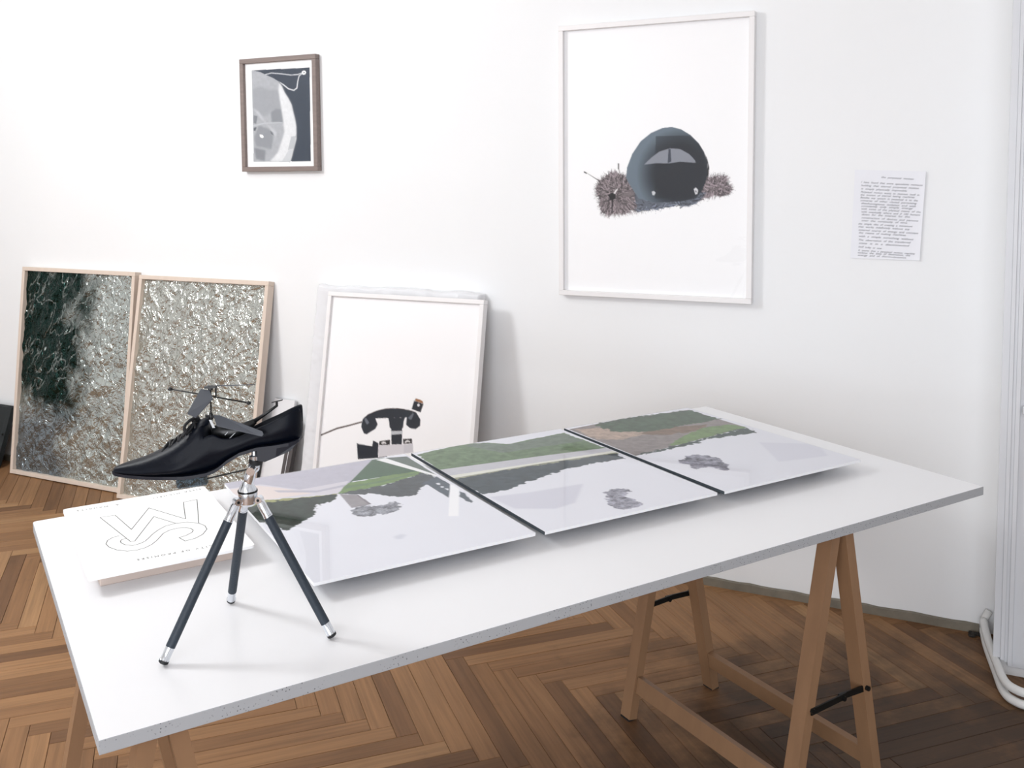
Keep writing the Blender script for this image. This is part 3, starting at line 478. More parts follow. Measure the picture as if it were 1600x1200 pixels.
# helmet picture
W, H = 0.7461, 1.0411
e = empty('picture_frame', T(-1.035, 0, 1.5946-H/2), 'large white framed photo of a black helmet on a fur snail body', 'picture')
frame_parts(e, W, H, 0.019, 0.032, 'white_frame', 0.014)
Canvas(W, H, 300, 420, (248, 248, 249), 3).ops(ART['helmet']).build('photo', 'photo', e, upright(W, H, 0.0142))
# x-ray picture
W, H = 0.4252, 0.5103
e = empty('picture_frame', T(-2.7664, 0, 1.8259-H/2), 'small grey-brown framed x-ray image with a white mount', 'picture')
frame_parts(e, W, H, 0.021, 0.032, 'walnut', 0.016)
Canvas(W, H, 150, 180, (250, 250, 250), 5).ops(ART['xray']).build('photo', 'photo', e, upright(W, H, 0.0162))

# crumpled foil pictures
def tri(x): return np.abs((x % 1.0)-0.5)*2
def worley(x, y, n, seed, ax, ay):
    rs = np.random.RandomState(seed); cx = rs.uniform(-0.05, ax+0.05, n); cy = rs.uniform(-0.05, ay+0.05, n)
    f1 = np.empty(x.size); f2 = np.empty(x.size); X = x.ravel(); Y = y.ravel()
    for i in range(0, X.size, 8192):
        d = (X[i:i+8192, None]-cx)**2+(Y[i:i+8192, None]-cy)**2; p = np.partition(d, 1, axis=1)
        f1[i:i+8192] = np.sqrt(p[:, 0]); f2[i:i+8192] = np.sqrt(p[:, 1])
    return f1.reshape(x.shape), f2.reshape(x.shape)
def foil_height(S, Tt, seed):
    rs = np.random.RandomState(seed); x = S*0.8; y = Tt*1.1
    wx = x+0.07*(fbm(x*5, y*5, seed, 4)-0.5)+0.02*(fbm(x*22, y*22, seed+9, 2)-0.5); wy = y+0.07*(fbm(x*5+3, y*5+8, seed+2, 4)-0.5)
    h = np.zeros_like(x)
    for i in range(16):
        a = rs.uniform(-0.5, 0.9)+(0.0 if i % 4 else 1.3); f = rs.uniform(6, 34)
        mask = np.clip((fbm(x*5+i*3, y*5-i, seed+20+i, 3)-0.47)*6, 0, 1)
        u_ = wx*math.cos(a)+wy*math.sin(a)+0.06*fbm(x*9, y*9, seed+i, 3)
        h += mask*tri(u_*f+rs.rand())**1.5*0.036/f
    f1, f2 = worley(wx+wy*0.35, wy*0.55, 160, seed+5, 1.2, 0.62); h += np.minimum(f2-f1, 0.05)*0.06
    f1, f2 = worley(wx*0.8-wy*0.25+0.3, wy*0.7, 900, seed+6, 0.97, 0.8); h += np.minimum(f2-f1, 0.03)*0.07
    return h
def foil_picture(x, yb, W, H, seed, label, dark, roll=0.0):
    e = empty('foil_picture', lean_matrix(x, yb, H), label, 'picture')
    bar, dep = 0.02, 0.042
    frame_parts(e, W, H, bar, dep, 'ash', 0.012)
    w, h = W-2*bar, H-2*bar
    cv = Canvas(w, h, 230, 320, (190, 197, 193) if dark else (196, 199, 193), seed)
    if dark:
        n1 = fbm(cv.S*5, cv.T*6, 91, 4); edge = 0.62+0.08*np.sin(cv.T*5+0.5)+(n1-0.5)*0.9
        k = np.clip((edge-cv.S)/0.30, 0, 1)**0.8*np.clip((0.72-cv.T+(n1-0.5)*0.3)/0.10, 0, 1)
        gl = np.abs(fbm(cv.S*16+cv.T*9, cv.T*11, 77, 3)-0.5); k = k*np.clip(gl/0.04+0.3, 0.55, 1)  # paler streaks painted into the green as glints
        cv.C = cv.C*(1-k[..., None])+np.array(lin((22, 46, 41)))*k[..., None]
        k2 = np.clip((0.62+(n1-0.5)*0.6-cv.S)/0.3, 0, 1)*np.clip((cv.T-0.62)/0.15, 0, 1)*0.85
        cv.C = cv.C*(1-k2[..., None])+np.array(lin((112, 122, 130)))*k2[..., None]
    hh = foil_height(cv.S, cv.T, seed)
    cv.build('foil_sheet', 'foil', e, lambda a, b, c: (a-w/2, -0.0135-c, H-bar-b), hh)
    return e
foil_picture(-4.065, -0.128, 0.81, 1.085, 11, 'pale wood framed crumpled silver foil with dark green left side', True)
foil_picture(-3.232, -0.19, 0.80, 1.080, 23, 'pale wood framed crumpled silver foil all bright, behind the shoe', False)

# bubble-wrapped frame and the telephone picture in front of it
PH = math.asin(0.182)
def lean(x, yb): return T(x, yb, 0) @ RX(-PH)
W, H, D = 0.82, 1.075, 0.045
e = empty('wrapped_frame', lean(-2.155, -0.1985), 'white frame packed in bubble wrap leaning behind the telephone picture', 'frame')
for lo, hi in (((-W/2+0.02, -D+0.012, H-0.04), (W/2-0.02, -0.004, H-0.012)), ((-W/2+0.02, -D+0.012, 0.012), (W/2-0.02, -0.004, 0.04)), ((-W/2+0.02, -D+0.012, 0.0402), (-W/2+0.045, -0.004, H-0.0402)), ((W/2-0.045, -D+0.012, 0.0402), (W/2-0.02, -0.004, H-0.0402))):
    MB().box(lo, hi).build('frame_rail', 'wrapped', e)
MB().box((-W/2+0.045, -0.02, 0.04), (W/2-0.045, -0.008, H-0.04)).build('backing', 'wrapped', e)
nx, ny = 150, 196; rs = np.random.RandomState(2)
S, TT = np.meshgrid(np.linspace(0, 1, nx+1), np.linspace(0, 1, ny+1))
bump = (np.abs(np.sin(S*nx*math.pi/2))*np.abs(np.sin(TT*ny*math.pi/2)))*0.0035+(fbm(S*14, TT*18, 5, 3)-0.5)*0.010
edge = np.minimum(np.minimum(S, 1-S)*W, np.minimum(TT, 1-TT)*H); fall = np.clip(1-edge/0.012, 0, 1)**2
yy = -D-bump+fall*(D-0.004); top = (1-TT)*H+np.where(TT < 0.02, 1, 0)*(fbm(S*9, S*0, 8, 3)-0.2)*0.018
xx = (S-0.5)*W+np.where((S < .01) | (S > .99), 1, 0)*(fbm(TT*10, TT*0, 4, 3)-0.5)*0.012
I = (np.arange(ny)[:, None]*(nx+1)+np.arange(nx)[None, :]).ravel()
mb = MB(); mb.add(list(zip(xx.ravel(), yy.ravel(), np.maximum(top, 0.001).ravel())), [tuple(f) for f in np.stack([I, I+nx+1, I+nx+2, I+1], -1).tolist()])
mb.build('bubble_wrap', 'bubble', e, True, fixn=False)
W, H = 0.755, 1.06
e = empty('picture_frame', lean(-2.076, -0.267), 'white framed photo of an old black telephone handset, leaning on bubble wrap', 'picture')
frame_parts(e, W, H, 0.018, 0.036, 'white_frame', 0.021)
Canvas(W, H, 240, 330, (246, 245, 246), 7).ops(ART['phone']).build('photo', 'photo', e, upright(W, H, 0.0222))

# low pale board between foil picture and wrapped frame
e = empty('leaning_board', lean_matrix(-2.78, -0.185, 0.56, -0.004), 'low pale board with a dark edge strip leaning behind the shoe heel', 'board')
MB().box((-0.048, -0.02, 0), (0.0695, 0, 0.55), ch=0.002).build('panel', 'low_board', e)
MB().box((0.070, -0.028, 0), (0.087, 0, 0.47)).build('edge_strip', 'dark_strip', e)
MB().box((0.0875, -0.026, 0), (0.0915, 0, 0.47)).build('edge_fillet', 'low_board', e)
MB().box((0.092, -0.028, 0), (0.112, 0, 0.47)).build('edge_strip', 'dark_strip', e)
# dark case at the far left
e = empty('portfolio_case', lean_matrix(-4.865, -0.12, 0.34, -0.004), 'black portfolio case leaning on the wall beside the dark foil picture', 'case')
MB().box((-0.27, -0.05, 0.0), (0.27, 0, 0.33), ch=0.012).build('shell', 'case', e)
MB().box((-0.272, -0.056, 0.17), (0.272, -0.0502, 0.18)).build('zip', 'black_metal', e)
MB().tube(smooth_path([(-0.07, -0.025, 0.33), (-0.065, -0.025, 0.365), (0, -0.025, 0.375), (0.065, -0.025, 0.365), (0.07, -0.025, 0.33)]), 0.008, 8).build('handle', 'case', e, True)

# handwritten sheet
c4 = [(-0.322, 1.5538), (-0.0983, 1.5459), (-0.1112, 1.2469), (-0.331, 1.249)]
e = empty('handwritten_note', T(-0.216, 0, 1.40), 'white sheet of grey handwriting on perpetual motion stuck to the wall', 'paper')
def note_pt(s, t):
    (ax, az), (bx, bz), (cx, cz), (dx, dz) = c4
    x = (ax*(1-s)+bx*s)*(1-t)+(dx*(1-s)+cx*s)*t; z = (az*(1-s)+bz*s)*(1-t)+(dz*(1-s)+cz*s)*t
    y = -0.0012-0.005*max(0, (s-0.86)/0.14)**2-0.0015*max(0, (t-0.9)/0.1)**2-0.0006*math.sin(t*9)*math.sin(s*3)**2
    return (x+0.216, y, z-1.40)
mb = MB(); n, m_ = 16, 20
mb.add([note_pt(i/n, j/m_) for j in range(m_+1) for i in range(n+1)], [(j*(n+1)+i, (j+1)*(n+1)+i, (j+1)*(n+1)+i+1, j*(n+1)+i+1) for j in range(m_) for i in range(n)])
mb.build('sheet', 'paper', e, True, fixn=False)
NOTE = [('the perpetual motion', 550, 900, 190), ('I have found that some speculative moments', 325, 1005, 250), ('holding that eternal perpetual motion', 325, 960, 285), ('is simply physically impossible', 325, 830, 322),
 ('Perpetual motion wants to maintain itself in', 322, 965, 358), ('the motion of eternal lasting machines', 320, 915, 390), ('Besides any system in perpetual is to the', 318, 950, 420), ('universe of other closed permitting', 320, 940, 452),
 ('disadvantageous isolation and with', 328, 930, 484), ('constantly only simple energy', 330, 900, 514), ('with some of the physical means of the', 332, 985, 545), ('with eventually where and if 100 humans', 333, 980, 578),
 ('down for the interest for this', 335, 870, 608), ('construction of devices and persons', 335, 960, 643), ('over the continuity of time', 335, 840, 675), ('the simple idea of creating a movement', 300, 900, 712), ('that works indefinitely without any', 300, 870, 745),
 ('external source of energy and constant', 302, 965, 780), ('the means of making machines', 305, 830, 812), ('with a simple something without', 305, 915, 850), ('The observation of the transferred', 303, 885, 892), ('state is in a disconnected', 303, 870, 928),
 ('itself today or new', 300, 565, 968), ('It seems that a perpetual motion machine', 298, 930, 1008), ('violates the laws of destination, the', 296, 880, 1035), ('energy and of thermodynamics.', 296, 840, 1062)]
hand = []
for body, xa, xb, yb in NOTE:
    t = (yb-105)/985.0; s0 = (xa-255+t*45)/775.0; s1 = (xb-255+t*45)/775.0
    p = Vector(note_pt(s0, t)); q = Vector(note_pt(min(s1, 0.97), t+0.012))
    q.y = -0.0062 if s1 > 0.88 else -0.0030; p.y = -0.0028; ln = (q-p).length
    d = (q-p).normalized(); z = Vector((0, -1, 0)); y_ = z.cross(d)
    mtx = Matrix(((d.x, y_.x, z.x, p.x), (d.y, y_.y, z.y, p.y), (d.z, y_.z, z.z, p.z), (0, 0, 0, 1)))
    hand.append(text_mesh('handwriting_line', body, 0.0092, 'ink', e, mtx, ln, 0.35, 1.0, 2.2))

# ================================================================== TABLE
TH = 0.73; TX, TY, TA, TL, TW = -1.9576, -1.9746, 0.9842, 2.1249, 1.0355
TM = T(TX, TY, 0) @ RZ(TA)                      # local: x along the length, -y towards the near edge
mb = MB(); th = 0.022; rc = 0.008
out = []
for cx, cy, a0 in ((rc, -rc, 90), (TL-0.002, -0.002, None), (TL-0.002, -TW+0.002, None), (0.002, -TW+0.002, None)):
    if a0 is None: out.append((cx, cy))
    else:
        for k in range(5): a = math.radians(180-22.5*k); out.append((cx+rc*math.cos(a), cy+rc*math.sin(a)))
n = len(out); c = 0.0007; cen = (TL/2, -TW/2)
def inset(p, d): return (p[0]+(d if p[0] < cen[0] else -d), p[1]+(d if p[1] < cen[1] else -d))
rows = [[(*inset(p, c), 0) for p in out], [(*p, c) for p in out], [(*p, th-c) for p in out], [(*inset(p, c), th) for p in out]]
mb.add(sum(rows, []), [], 0)
mb.f += [tuple(range(n-1, -1, -1)), tuple(3*n+i for i in range(n))]; mb.mi += [0, 0]
for k in range(3):
    for i in range(n): mb.f.append((k*n+i, k*n+(i+1) % n, (k+1)*n+(i+1) % n, (k+1)*n+i)); mb.mi.append(1)
top = mb.build('table_top', ['table', 'chip']); top.matrix_world = TM @ T(0, 0, TH-th)
tag(top, 'long white table top with speckled chipboard edges resting on trestles', 'table')

def oriented_box(mb, a, b, w, d, side):
    """bar from a to b, w across along `side`, d deep"""
    a, b = Vector(a), Vector(b); t = (b-a).normalized(); s_ = Vector(side).normalized(); n_ = t.cross(s_).normalized()
    vs = []
    for p in (a, b):
        for i, j in ((-1, -1), (1, -1), (1, 1), (-1, 1)): vs.append(p+s_*w/2*i+n_*d/2*j)
    return mb.add(vs, [(3, 2, 1, 0), (4, 5, 6, 7), (0, 1, 5, 4), (1, 2, 6, 5), (2, 3, 7, 6), (3, 0, 4, 7)])
def trestle(u, v1, v2, label, du=0.0, zs=0.295):
    e = empty('trestle', TM @ T(u, -v1, 0), label, 'trestle', None)
    L = v2-v1; ht = TH-0.0245
    def x_at(z): return 0.157-(0.157-0.020)*z/ht
    for sg in (-1, 1):
        for v in (0, L):
            y = -v; o_ = du*v/L
            oriented_box(MB(), (sg*x_at(0)+o_, y, 0.003), (sg*x_at(ht-0.002)+o_, y, ht-0.002), 0.040, 0.027, (0, 1, 0)).build('leg', 'trestle', e)
            lg = e.children[-1]
            MB().box((sg*x_at(0)+o_-0.014, y-0.019, 0.0), (sg*x_at(0)+o_+0.014, y+0.019, 0.0035)).build('foot_pad', 'rubber', lg)
        z = 0.10; x = sg*(x_at(z)-0.002)
        oriented_box(MB(), (x+0.0, -0.021, z), (x+du, -L+0.021, z), 0.046, 0.018, (sg*-0.17, 0, 1)).build('stretcher', 'trestle', e)
        z = ht-0.016; x = sg*x_at(z)
        oriented_box(MB(), (x, -0.021, z), (x+du, -L+0.021, z), 0.030, 0.018, (sg*-0.17, 0, 1)).build('top_rail', 'trestle', e)
    for v in (0, L):
        z = zs; x = x_at(z); y = -v+(0.022 if v == 0 else -0.022); o_ = du*v/L
        st = MB(); oriented_box(st, (-x+o_, y, z), (0.02+o_, y, z+0.006), 0.015, 0.004, (0, 0, 1))
        oriented_box(st, (0.0+o_, y+0.005, z+0.005), (x+o_, y+0.005, z), 0.015, 0.004, (0, 0, 1))
        for px in (-x+0.004, 0.01, x-0.004): st.tube([(px+o_, y-0.006, z+0.002), (px+o_, y+0.012, z+0.002)], 0.006, 8)
        st.build('folding_stay', 'black_metal', e)
    return e
trestle(1.6205, 0.405, 0.985, 'beech folding trestle under the table end beside the wall and pipes')
trestle(0.115, 0.40, 0.99, 'beech folding trestle under the table end beneath the tripod and catalogue', -0.02, 0.22)

# ---- three photo prints on dark blocks
prints = [('print1', 0.4341, 0.0629, 0.0167, 'glossy photo print with house roof and white post, next to the tripod'),
          ('print2', 0.9514, 0.0770, 0.0150, 'glossy photo print with straight grey road and dark hedge, between two prints'),
          ('print3', 1.4627, 0.0877, 0.0049, 'glossy photo print with brown earth and bushes, nearest the wall')]
BLOCKS = [('dark foam block under the house-roof print, at its corner by the tripod leg', 'dark foam block under the house-roof print, at its front corner by the road print', 'dark foam block under the house-roof print, at its edge towards the telephone picture'),
          ('dark foam block under the road print, at its front corner by the house-roof print', 'dark foam block under the road print, at its front corner by the brown-earth print', 'dark foam block under the road print, at its edge towards the wall'),
          ('dark foam block under the brown-earth print, at its front corner by the road print', 'dark foam block under the brown-earth print, at its corner by the bare table end', 'dark foam block under the brown-earth print, at its edge towards the helmet picture')]
PLn, PWd, PZ = 0.4981, 0.6948, TH+0.035
for i, (key, pu, pv, pa, lab) in enumerate(prints):
    mtx = TM @ T(pu, -pv, 0) @ RZ(-pa)
    e = empty('photo_print', mtx @ T(0, 0, TH+0.0275), lab, 'photograph')
    MB().box((0, -PWd, 0), (PLn, 0, 0.0066), ch=0.0003).build('backing_board', 'board', e)
    Canvas(PLn, PWd, 210, 290, (228, 229, 236), 31+i).ops(ART[key]).build('photo', 'gloss_photo', e, lambda a, b, h: (a, -b, 0.0068))
    MB().add([(-0.001, -PWd-0.001, 0.0075), (PLn+0.001, -PWd-0.001, 0.0075), (PLn+0.001, 0.004, 0.0075), (-0.001, 0.004, 0.0075)], [(0, 1, 2, 3)]).build('cover_sheet', 'acryl', e, fixn=False)
    if i: MB().box((-0.0016, -PWd, 0), (-0.0002, 0, 0.0072)).build('gap_shade_strip', 'foam', e)  # dark foam-coloured strip paints the shade in the gap between prints
    for (bu, bv), lb in zip(((0.05, PWd-0.11), (PLn-0.11, PWd-0.11), (PLn/2-0.02, 0.06)), BLOCKS[i]):
        b = MB().box((-0.02, -0.02, 0), (0.02, 0.02, 0.0274), ch=0.002).build('support_block', 'foam')
        b.matrix_world = mtx @ T(bu+0.02, -bv-0.02, TH)
        tag(b, lb, 'block', 'foam blocks raising the prints')

# ---- catalogue on a beige block
BM = T(-1.5997, -1.9467, 0) @ RZ(0.9776)
BW, BH = 0.3244, 0.4552
b = MB().box((-0.138, -0.192, 0), (0.135, 0.20, 0.0285), ch=0.0015).build('board_block', 'beige'); b.matrix_world = BM @ T(0, 0, TH)
tag(b, 'flat beige block lying under the white catalogue', 'block')
e = empty('catalogue', BM @ T(0, 0, TH+0.0287), 'white catalogue cover with outlined letters, lying on a beige block', 'book')
mb = MB(); rc = 0.008; pts = []
for sx, sy, a0 in ((1, 1, 0), (-1, 1, 90), (-1, -1, 180), (1, -1, 270)):
    for k in range(5): a = math.radians(a0+22.5*k); pts.append((sx*(BW/2-rc)+rc*math.cos(a), sy*(BH/2-rc)+rc*math.sin(a)))
mb.prism(pts, 0, 0.0060, lambda a, b_, d: (a, b_, d)).build('cover', 'cover', e)
for ln in ART['book']['lines']:
    rib = MB(); P_ = [Vector((p[0], p[1])) for p in ln]
    for p, q in zip(P_[:-1], P_[1:]):
        d = (q-p)
        if d.length < 1e-5: continue
        d.normalize(); nn = Vector((-d.y, d.x))*0.0008
        rib.add([(*(p-d*0.0004-nn), 0.0063), (*(q+d*0.0004-nn), 0.0063), (*(q+d*0.0004+nn), 0.0063), (*(p-d*0.0004+nn), 0.0063)], [(0, 1, 2, 3)])
    rib.build('printed_outline', 'ink2', e)
for body, (p, q) in ART['book']['text'].items():
    p = Vector((p[0], p[1])); q = Vector((q[0], q[1])); d = (q-p); ln = d.length; ang = math.atan2(d.y, d.x)
    text_mesh('cover_lettering', body, 0.0125, 'ink2', e, T(p.x, p.y+0.004, 0.0063) @ RZ(ang), ln, 0, 1.6)

# ---- mini tripod
HX, HY = -1.106, -2.205
SA = -YAW                                          # shoe axis runs across the view
SM = T(HX, HY, 0) @ RZ(SA)                         # local: x along the shoe (toe at -x), -y to the viewer's side
inv = SM.inverted()
e = empty('mini_tripod', T(HX, HY, TH), 'small chrome tripod with blue-black legs standing on the table', 'tripod')
O_ = Vector((HX, HY, TH))
feet = [Vector((-1.171, -2.348, TH)), Vector((-1.230, -2.117, TH)), Vector((-0.970, -2.153, TH))]
for F in feet:
    F = F-O_; hd = Vector((F.x, F.y, 0)).normalized(); J = hd*0.020+Vector((0, 0, 0.247)); d = (J-F).normalized()
    base = F+Vector((0, 0, 0.004)); Lg = (J-base).length
    P_ = lambda t: base+(J-base)*t
    leg = MB().tube([P_(0.10), P_(0.885)], 0.0080, 14).build('leg', 'leatherette', e, 'edge')
    MB().tube([P_(0.022), P_(0.03), P_(0.105)], [0.0086, 0.0074, 0.0078], 14).build('ferrule', 'chrome', leg, 'edge')
    MB().tube([P_(0.0), P_(0.006), P_(0.024), P_(0.028)], [0.0055, 0.0082, 0.0084, 0.0070], 12).build('foot', 'rubber', leg, 'edge')
    MB().tube([P_(0.875), P_(0.90), P_(0.972), P_(0.985)], [0.0082, 0.0076, 0.0076, 0.0055], 14).build('collar', 'chrome', leg, 'edge')
    j = MB(); sd = d.cross(hd).normalized()
    j.tube([J-sd*0.0062, J+sd*0.0062], 0.0065, 12); oriented_box(j, P_(0.965), J+hd*0.001, 0.009, 0.010, sd); j.build('joint', 'chrome', leg)
    MB().tube([J-sd*0.0068, J+sd*0.0068], 0.0026, 8).build('hinge_pin', 'black_metal', leg)
hb = MB(); hb.tube([(0, 0, 0.236), (0, 0, 0.241), (0, 0, 0.258), (0, 0, 0.266), (0, 0, 0.274), (0, 0, 0.280)], [0.010, 0.0155, 0.0165, 0.0150, 0.0105, 0.0085], 18)
hb.build('hub', 'chrome', e, 'edge')
MB().tube([(0, 0, 0.2605), (0, 0, 0.2635)], 0.0172, 18).build('hub_ring', 'black_metal', e, 'edge')
S3 = lambda s, w_, z: (RZ(SA) @ Vector((s, -w_, z-TH)))
hd_ = MB(); hd_.tube([S3(0.002, 0, 1.005), S3(0.004, 0, 1.016), S3(0.008, 0, 1.028)], [0.0085, 0.0100, 0.0080], 14); hd_.ball(S3(0.0120, 0, 1.034), 0.0105, 14, 10)
hd_.build('ball_head', 'chrome', e, 'edge')
MB().tube([S3(0.015, 0, 1.0405), S3(0.0165, 0, 1.0475)], [0.0115, 0.0125], 16).build('head_disc', 'rubber', e, 'edge')
MB().tube([S3(0.0142, 0, 1.0478), S3(0.0140, 0, 1.0545), S3(0.0138, 0, 1.0560), S3(0.0135, 0, 1.0672)], [0.0098, 0.0098, 0.0055, 0.0050], 16).build('head_plate', 'chrome', e, 'edge')
MB().tube([S3(0.012, 0.010, 1.0335), S3(0.012, 0.022, 1.0325)], [0.0070, 0.0075], 12).build('clamp_knob', 'chrome', e, 'edge')
MB().tube([S3(0.012, 0.006, 1.034), S3(-0.066, 0.012, 1.018)], 0.0014, 8).build('handle_rod', 'black_metal', e)
MB().box((-0.027, -0.006, -0.0085), (0.027, 0.006, 0.0085), ch=0.003, T=Matrix.Translation(S3(-0.092, 0.012, 1.0125)) @ RZ(SA) @ Matrix.Rotation(-0.13, 4, 'Y')).build('handle_grip', 'smoke', e)

# ---- the shoe
sh = empty('dance_shoe', T(HX, HY, 1.052) @ RZ(SA), 'black leather lace-up dance shoe with heel balanced on the small tripod', 'shoe')
Z0 = 1.052
st = [(-0.2320, 1.0275, 1.0335, 0.006), (-0.2260, 1.0240, 1.0385, 0.012), (-0.2075, 1.0205, 1.0450, 0.020), (-0.1820, 1.0180, 1.0525, 0.028), (-0.1630, 1.0168, 1.0605, 0.033), (-0.1490, 1.0165, 1.0677, 0.037), (-0.1340, 1.0163, 1.0755, 0.041), (-0.1200, 1.0163, 1.0834, 0.043),
      (-0.1090, 1.0163, 1.0915, 0.044), (-0.0980, 1.0165, 1.1000, 0.043), (-0.0840, 1.0180, 1.1120, 0.041), (-0.0710, 1.0205, 1.1190, 0.039), (-0.0620, 1.0222, 1.1185, 0.037), (-0.0490, 1.0275, 1.1010, 0.035), (-0.0400, 1.0330, 1.0930, 0.034), (-0.0270, 1.0440, 1.0870, 0.033),
      (-0.0050, 1.0575, 1.0905, 0.031), (0.0100, 1.0620, 1.0975, 0.0305), (0.0240, 1.0660, 1.1050, 0.031), (0.0400, 1.0680, 1.1120, 0.032), (0.0510, 1.0690, 1.1170, 0.032), (0.0650, 1.0712, 1.1248, 0.0315), (0.0790, 1.0740, 1.1330, 0.029), (0.0890, 1.0775, 1.1395, 0.023), (0.0945, 1.0815, 1.1430, 0.016), (0.0985, 1.0900, 1.1425, 0.009)]
K1, K2 = 9, 14
loops = []
for (s, zb, zt, hw_) in st:
    zb = zb+0.25*hw_-Z0
    op = min(1.0, max(0.0, (s+0.064)/0.012)); zr = (zt+(0.23*hw_ if op > 0 else 0.0))-Z0
    sho = zr-(0 if op >= 1 else (1-op)*min(0.55*(zr-zb), hw_*0.9))      # where the closed top starts to arch
    loop = []
    for i in range(K1):                                     # viewer-side wall, sole to rim
        t = i/(K1-1); wd = hw_*(math.sin(min(1, t*1.35+0.12)*math.pi/2)**0.55)*(1-0.20*max(0, t-0.55)/0.45*(1 if op else 0.6)); loop.append((s, -wd, zb+(sho-zb)*t**1.15))
    wr_ = -loop[-1][1]
    for i in range(1, K2):                                  # arch over the foot, or the hollow inside
        t = i/K2; x_ = -wr_*math.cos(math.pi*t)*(1-0.07*op)
        arch = sho+(zr-sho)*math.sin(math.pi*t)**0.8
        dip = zr-(zr-zb-0.006)*min(1, (math.sin(math.pi*t)*1.7))**0.5
        loop.append((s, x_, arch*(1-op)+dip*op))
    for i in range(K1-1, -1, -1): a = loop[i]; loop.append((s, -a[1], a[2]))
    loops.append(loop)
mb = MB(); n = len(loops[0])
for lp in loops: mb.v += lp
for i in range(len(loops)-1):
    for k in range(n): mb.f.append((i*n+k, i*n+(k+1) % n, (i+1)*n+(k+1) % n, (i+1)*n+k))
mb.f += [tuple(range(n-1, -1, -1)), tuple((len(loops)-1)*n+k for k in range(n))]; mb.mi = [0]*len(mb.f)
up_ = mb.build('upper', 'leather', sh, True)
ss = up_.modifiers.new('sub', 'SUBSURF'); ss.levels = 1; ss.render_levels = 1
# sole: thin slab following the underside
mb = MB(); so = []
for (s, zb, zt, hw_) in st[:-1]:
    z = zb+0.25*hw_-Z0; w_ = hw_*0.80+0.002
    for y in (-w_, w_): so += [(s, y, z-0.0035), (s, y, z+0.002)]
mb.v = so; m4 = len(st)-1
for i in range(m4-1):
    a, b_ = i*4, i*4+4
    mb.f += [(a, a+1, b_+1, b_), (a+1, a+3, b_+3, b_+1), (a+3, a+2, b_+2, b_+3), (a+2, a, b_, b_+2)]
mb.f += [(0, 2, 3, 1), (m4*4-4, m4*4-3, m4*4-1, m4*4-2)]; mb.mi = [0]*len(mb.f)
mb.build('sole', 'sole', sh)
# heel
hl_ = [(0.0245, 1.0710), (0.0250, 1.0525), (0.0380, 1.0505), (0.0570, 1.0585), (0.0820, 1.0690), (0.0940, 1.0835), (0.0900, 1.0860), (0.060, 1.0780)]
mb = MB(); ring = []
for t, k in ((-1.0, 0.0), (-0.8, 1.0), (0.8, 1.0), (1.0, 0.0)):
    for (s, z) in hl_:
        hw_ = 0.0275 if s < 0.07 else 0.0275-(s-0.07)*0.45
        ring.append((s if k else s*0.97+0.0015, t*hw_, z-Z0 if k else (z-Z0)*0.94+0.0006))
mb.v = ring; n8 = len(hl_)
for i in range(3):
    for k in range(n8): mb.f.append((i*n8+k, i*n8+(k+1) % n8, (i+1)*n8+(k+1) % n8, (i+1)*n8+k))
mb.f += [tuple(range(n8)), tuple(3*n8+k for k in range(n8-1, -1, -1))]; mb.mi = [0]*len(mb.f)
mb.build('heel', 'sole', sh)
# tongue rising above the lacing
tg = MB(); tp = []
for s, z, hw_ in ((-0.108, 1.094, 0.018), (-0.092, 1.109, 0.020), (-0.078, 1.119, 0.021), (-0.066, 1.124, 0.019), (-0.061, 1.1255, 0.013)):
    for i in range(9): t = -1+i/4; tp.append((s, t*hw_, z-Z0-0.010*t*t))
tg.v = tp+[(a, b_, c_-0.003) for a, b_, c_ in tp]
for o2 in (0, 45):
    for i in range(4):
        for k in range(8): tg.f.append((o2+i*9+k, o2+i*9+k+1, o2+i*9+k+10, o2+i*9+k+9))
tg.mi = [0]*len(tg.f); tg.build('tongue', 'leather', sh, True)
# laces: three crossings and a knot
zc = lambda s: np.interp(s, [q[0] for q in st], [q[2] for q in st])-Z0
for k, s in enumerate((-0.132, -0.117, -0.102, -0.088)):
    lc = MB()
    for sg in (-1, 1):
        pts = [(s+sg*0.004*t, sg*0.0+0.019*t, zc(s)+0.0045-0.010*t*t) for t in np.linspace(-1.05, 1.05, 9)]
        pts = [(s+sg*0.0065*t, 0.019*t, zc(s+sg*0.0065*t)+0.0040-0.0085*t*t) for t in np.linspace(-1.05, 1.05, 9)]
        lc.tube(pts, 0.0024, 6)
    lc.build('lace', 'lace', sh, True)
    for sg in (-1, 1):
        MB().ball((s, sg*0.021, zc(s)-0.0070), 0.0024, 8, 5, (1, 0.6, 1)).build('eyelet', 'black_metal', sh, True)
lb = MB()
for sg in (-1, 1):
    lb.tube(smooth_path([(-0.082, 0, 0.068), (-0.090, sg*-0.012, 0.0700), (-0.099, sg*-0.022, 0.0600), (-0.094, sg*-0.024, 0.0500), (-0.084, sg*-0.010, 0.0640)]), 0.0028, 6)
    lb.tube(smooth_path([(-0.082, 0, 0.068), (-0.092, sg*-0.020, 0.058), (-0.100, sg*-0.029, 0.044)]), 0.0022, 6)
lb.ball((-0.083, 0, 0.068), 0.0042, 8, 6)
lb.build('lace_bow', 'lace', sh, True)

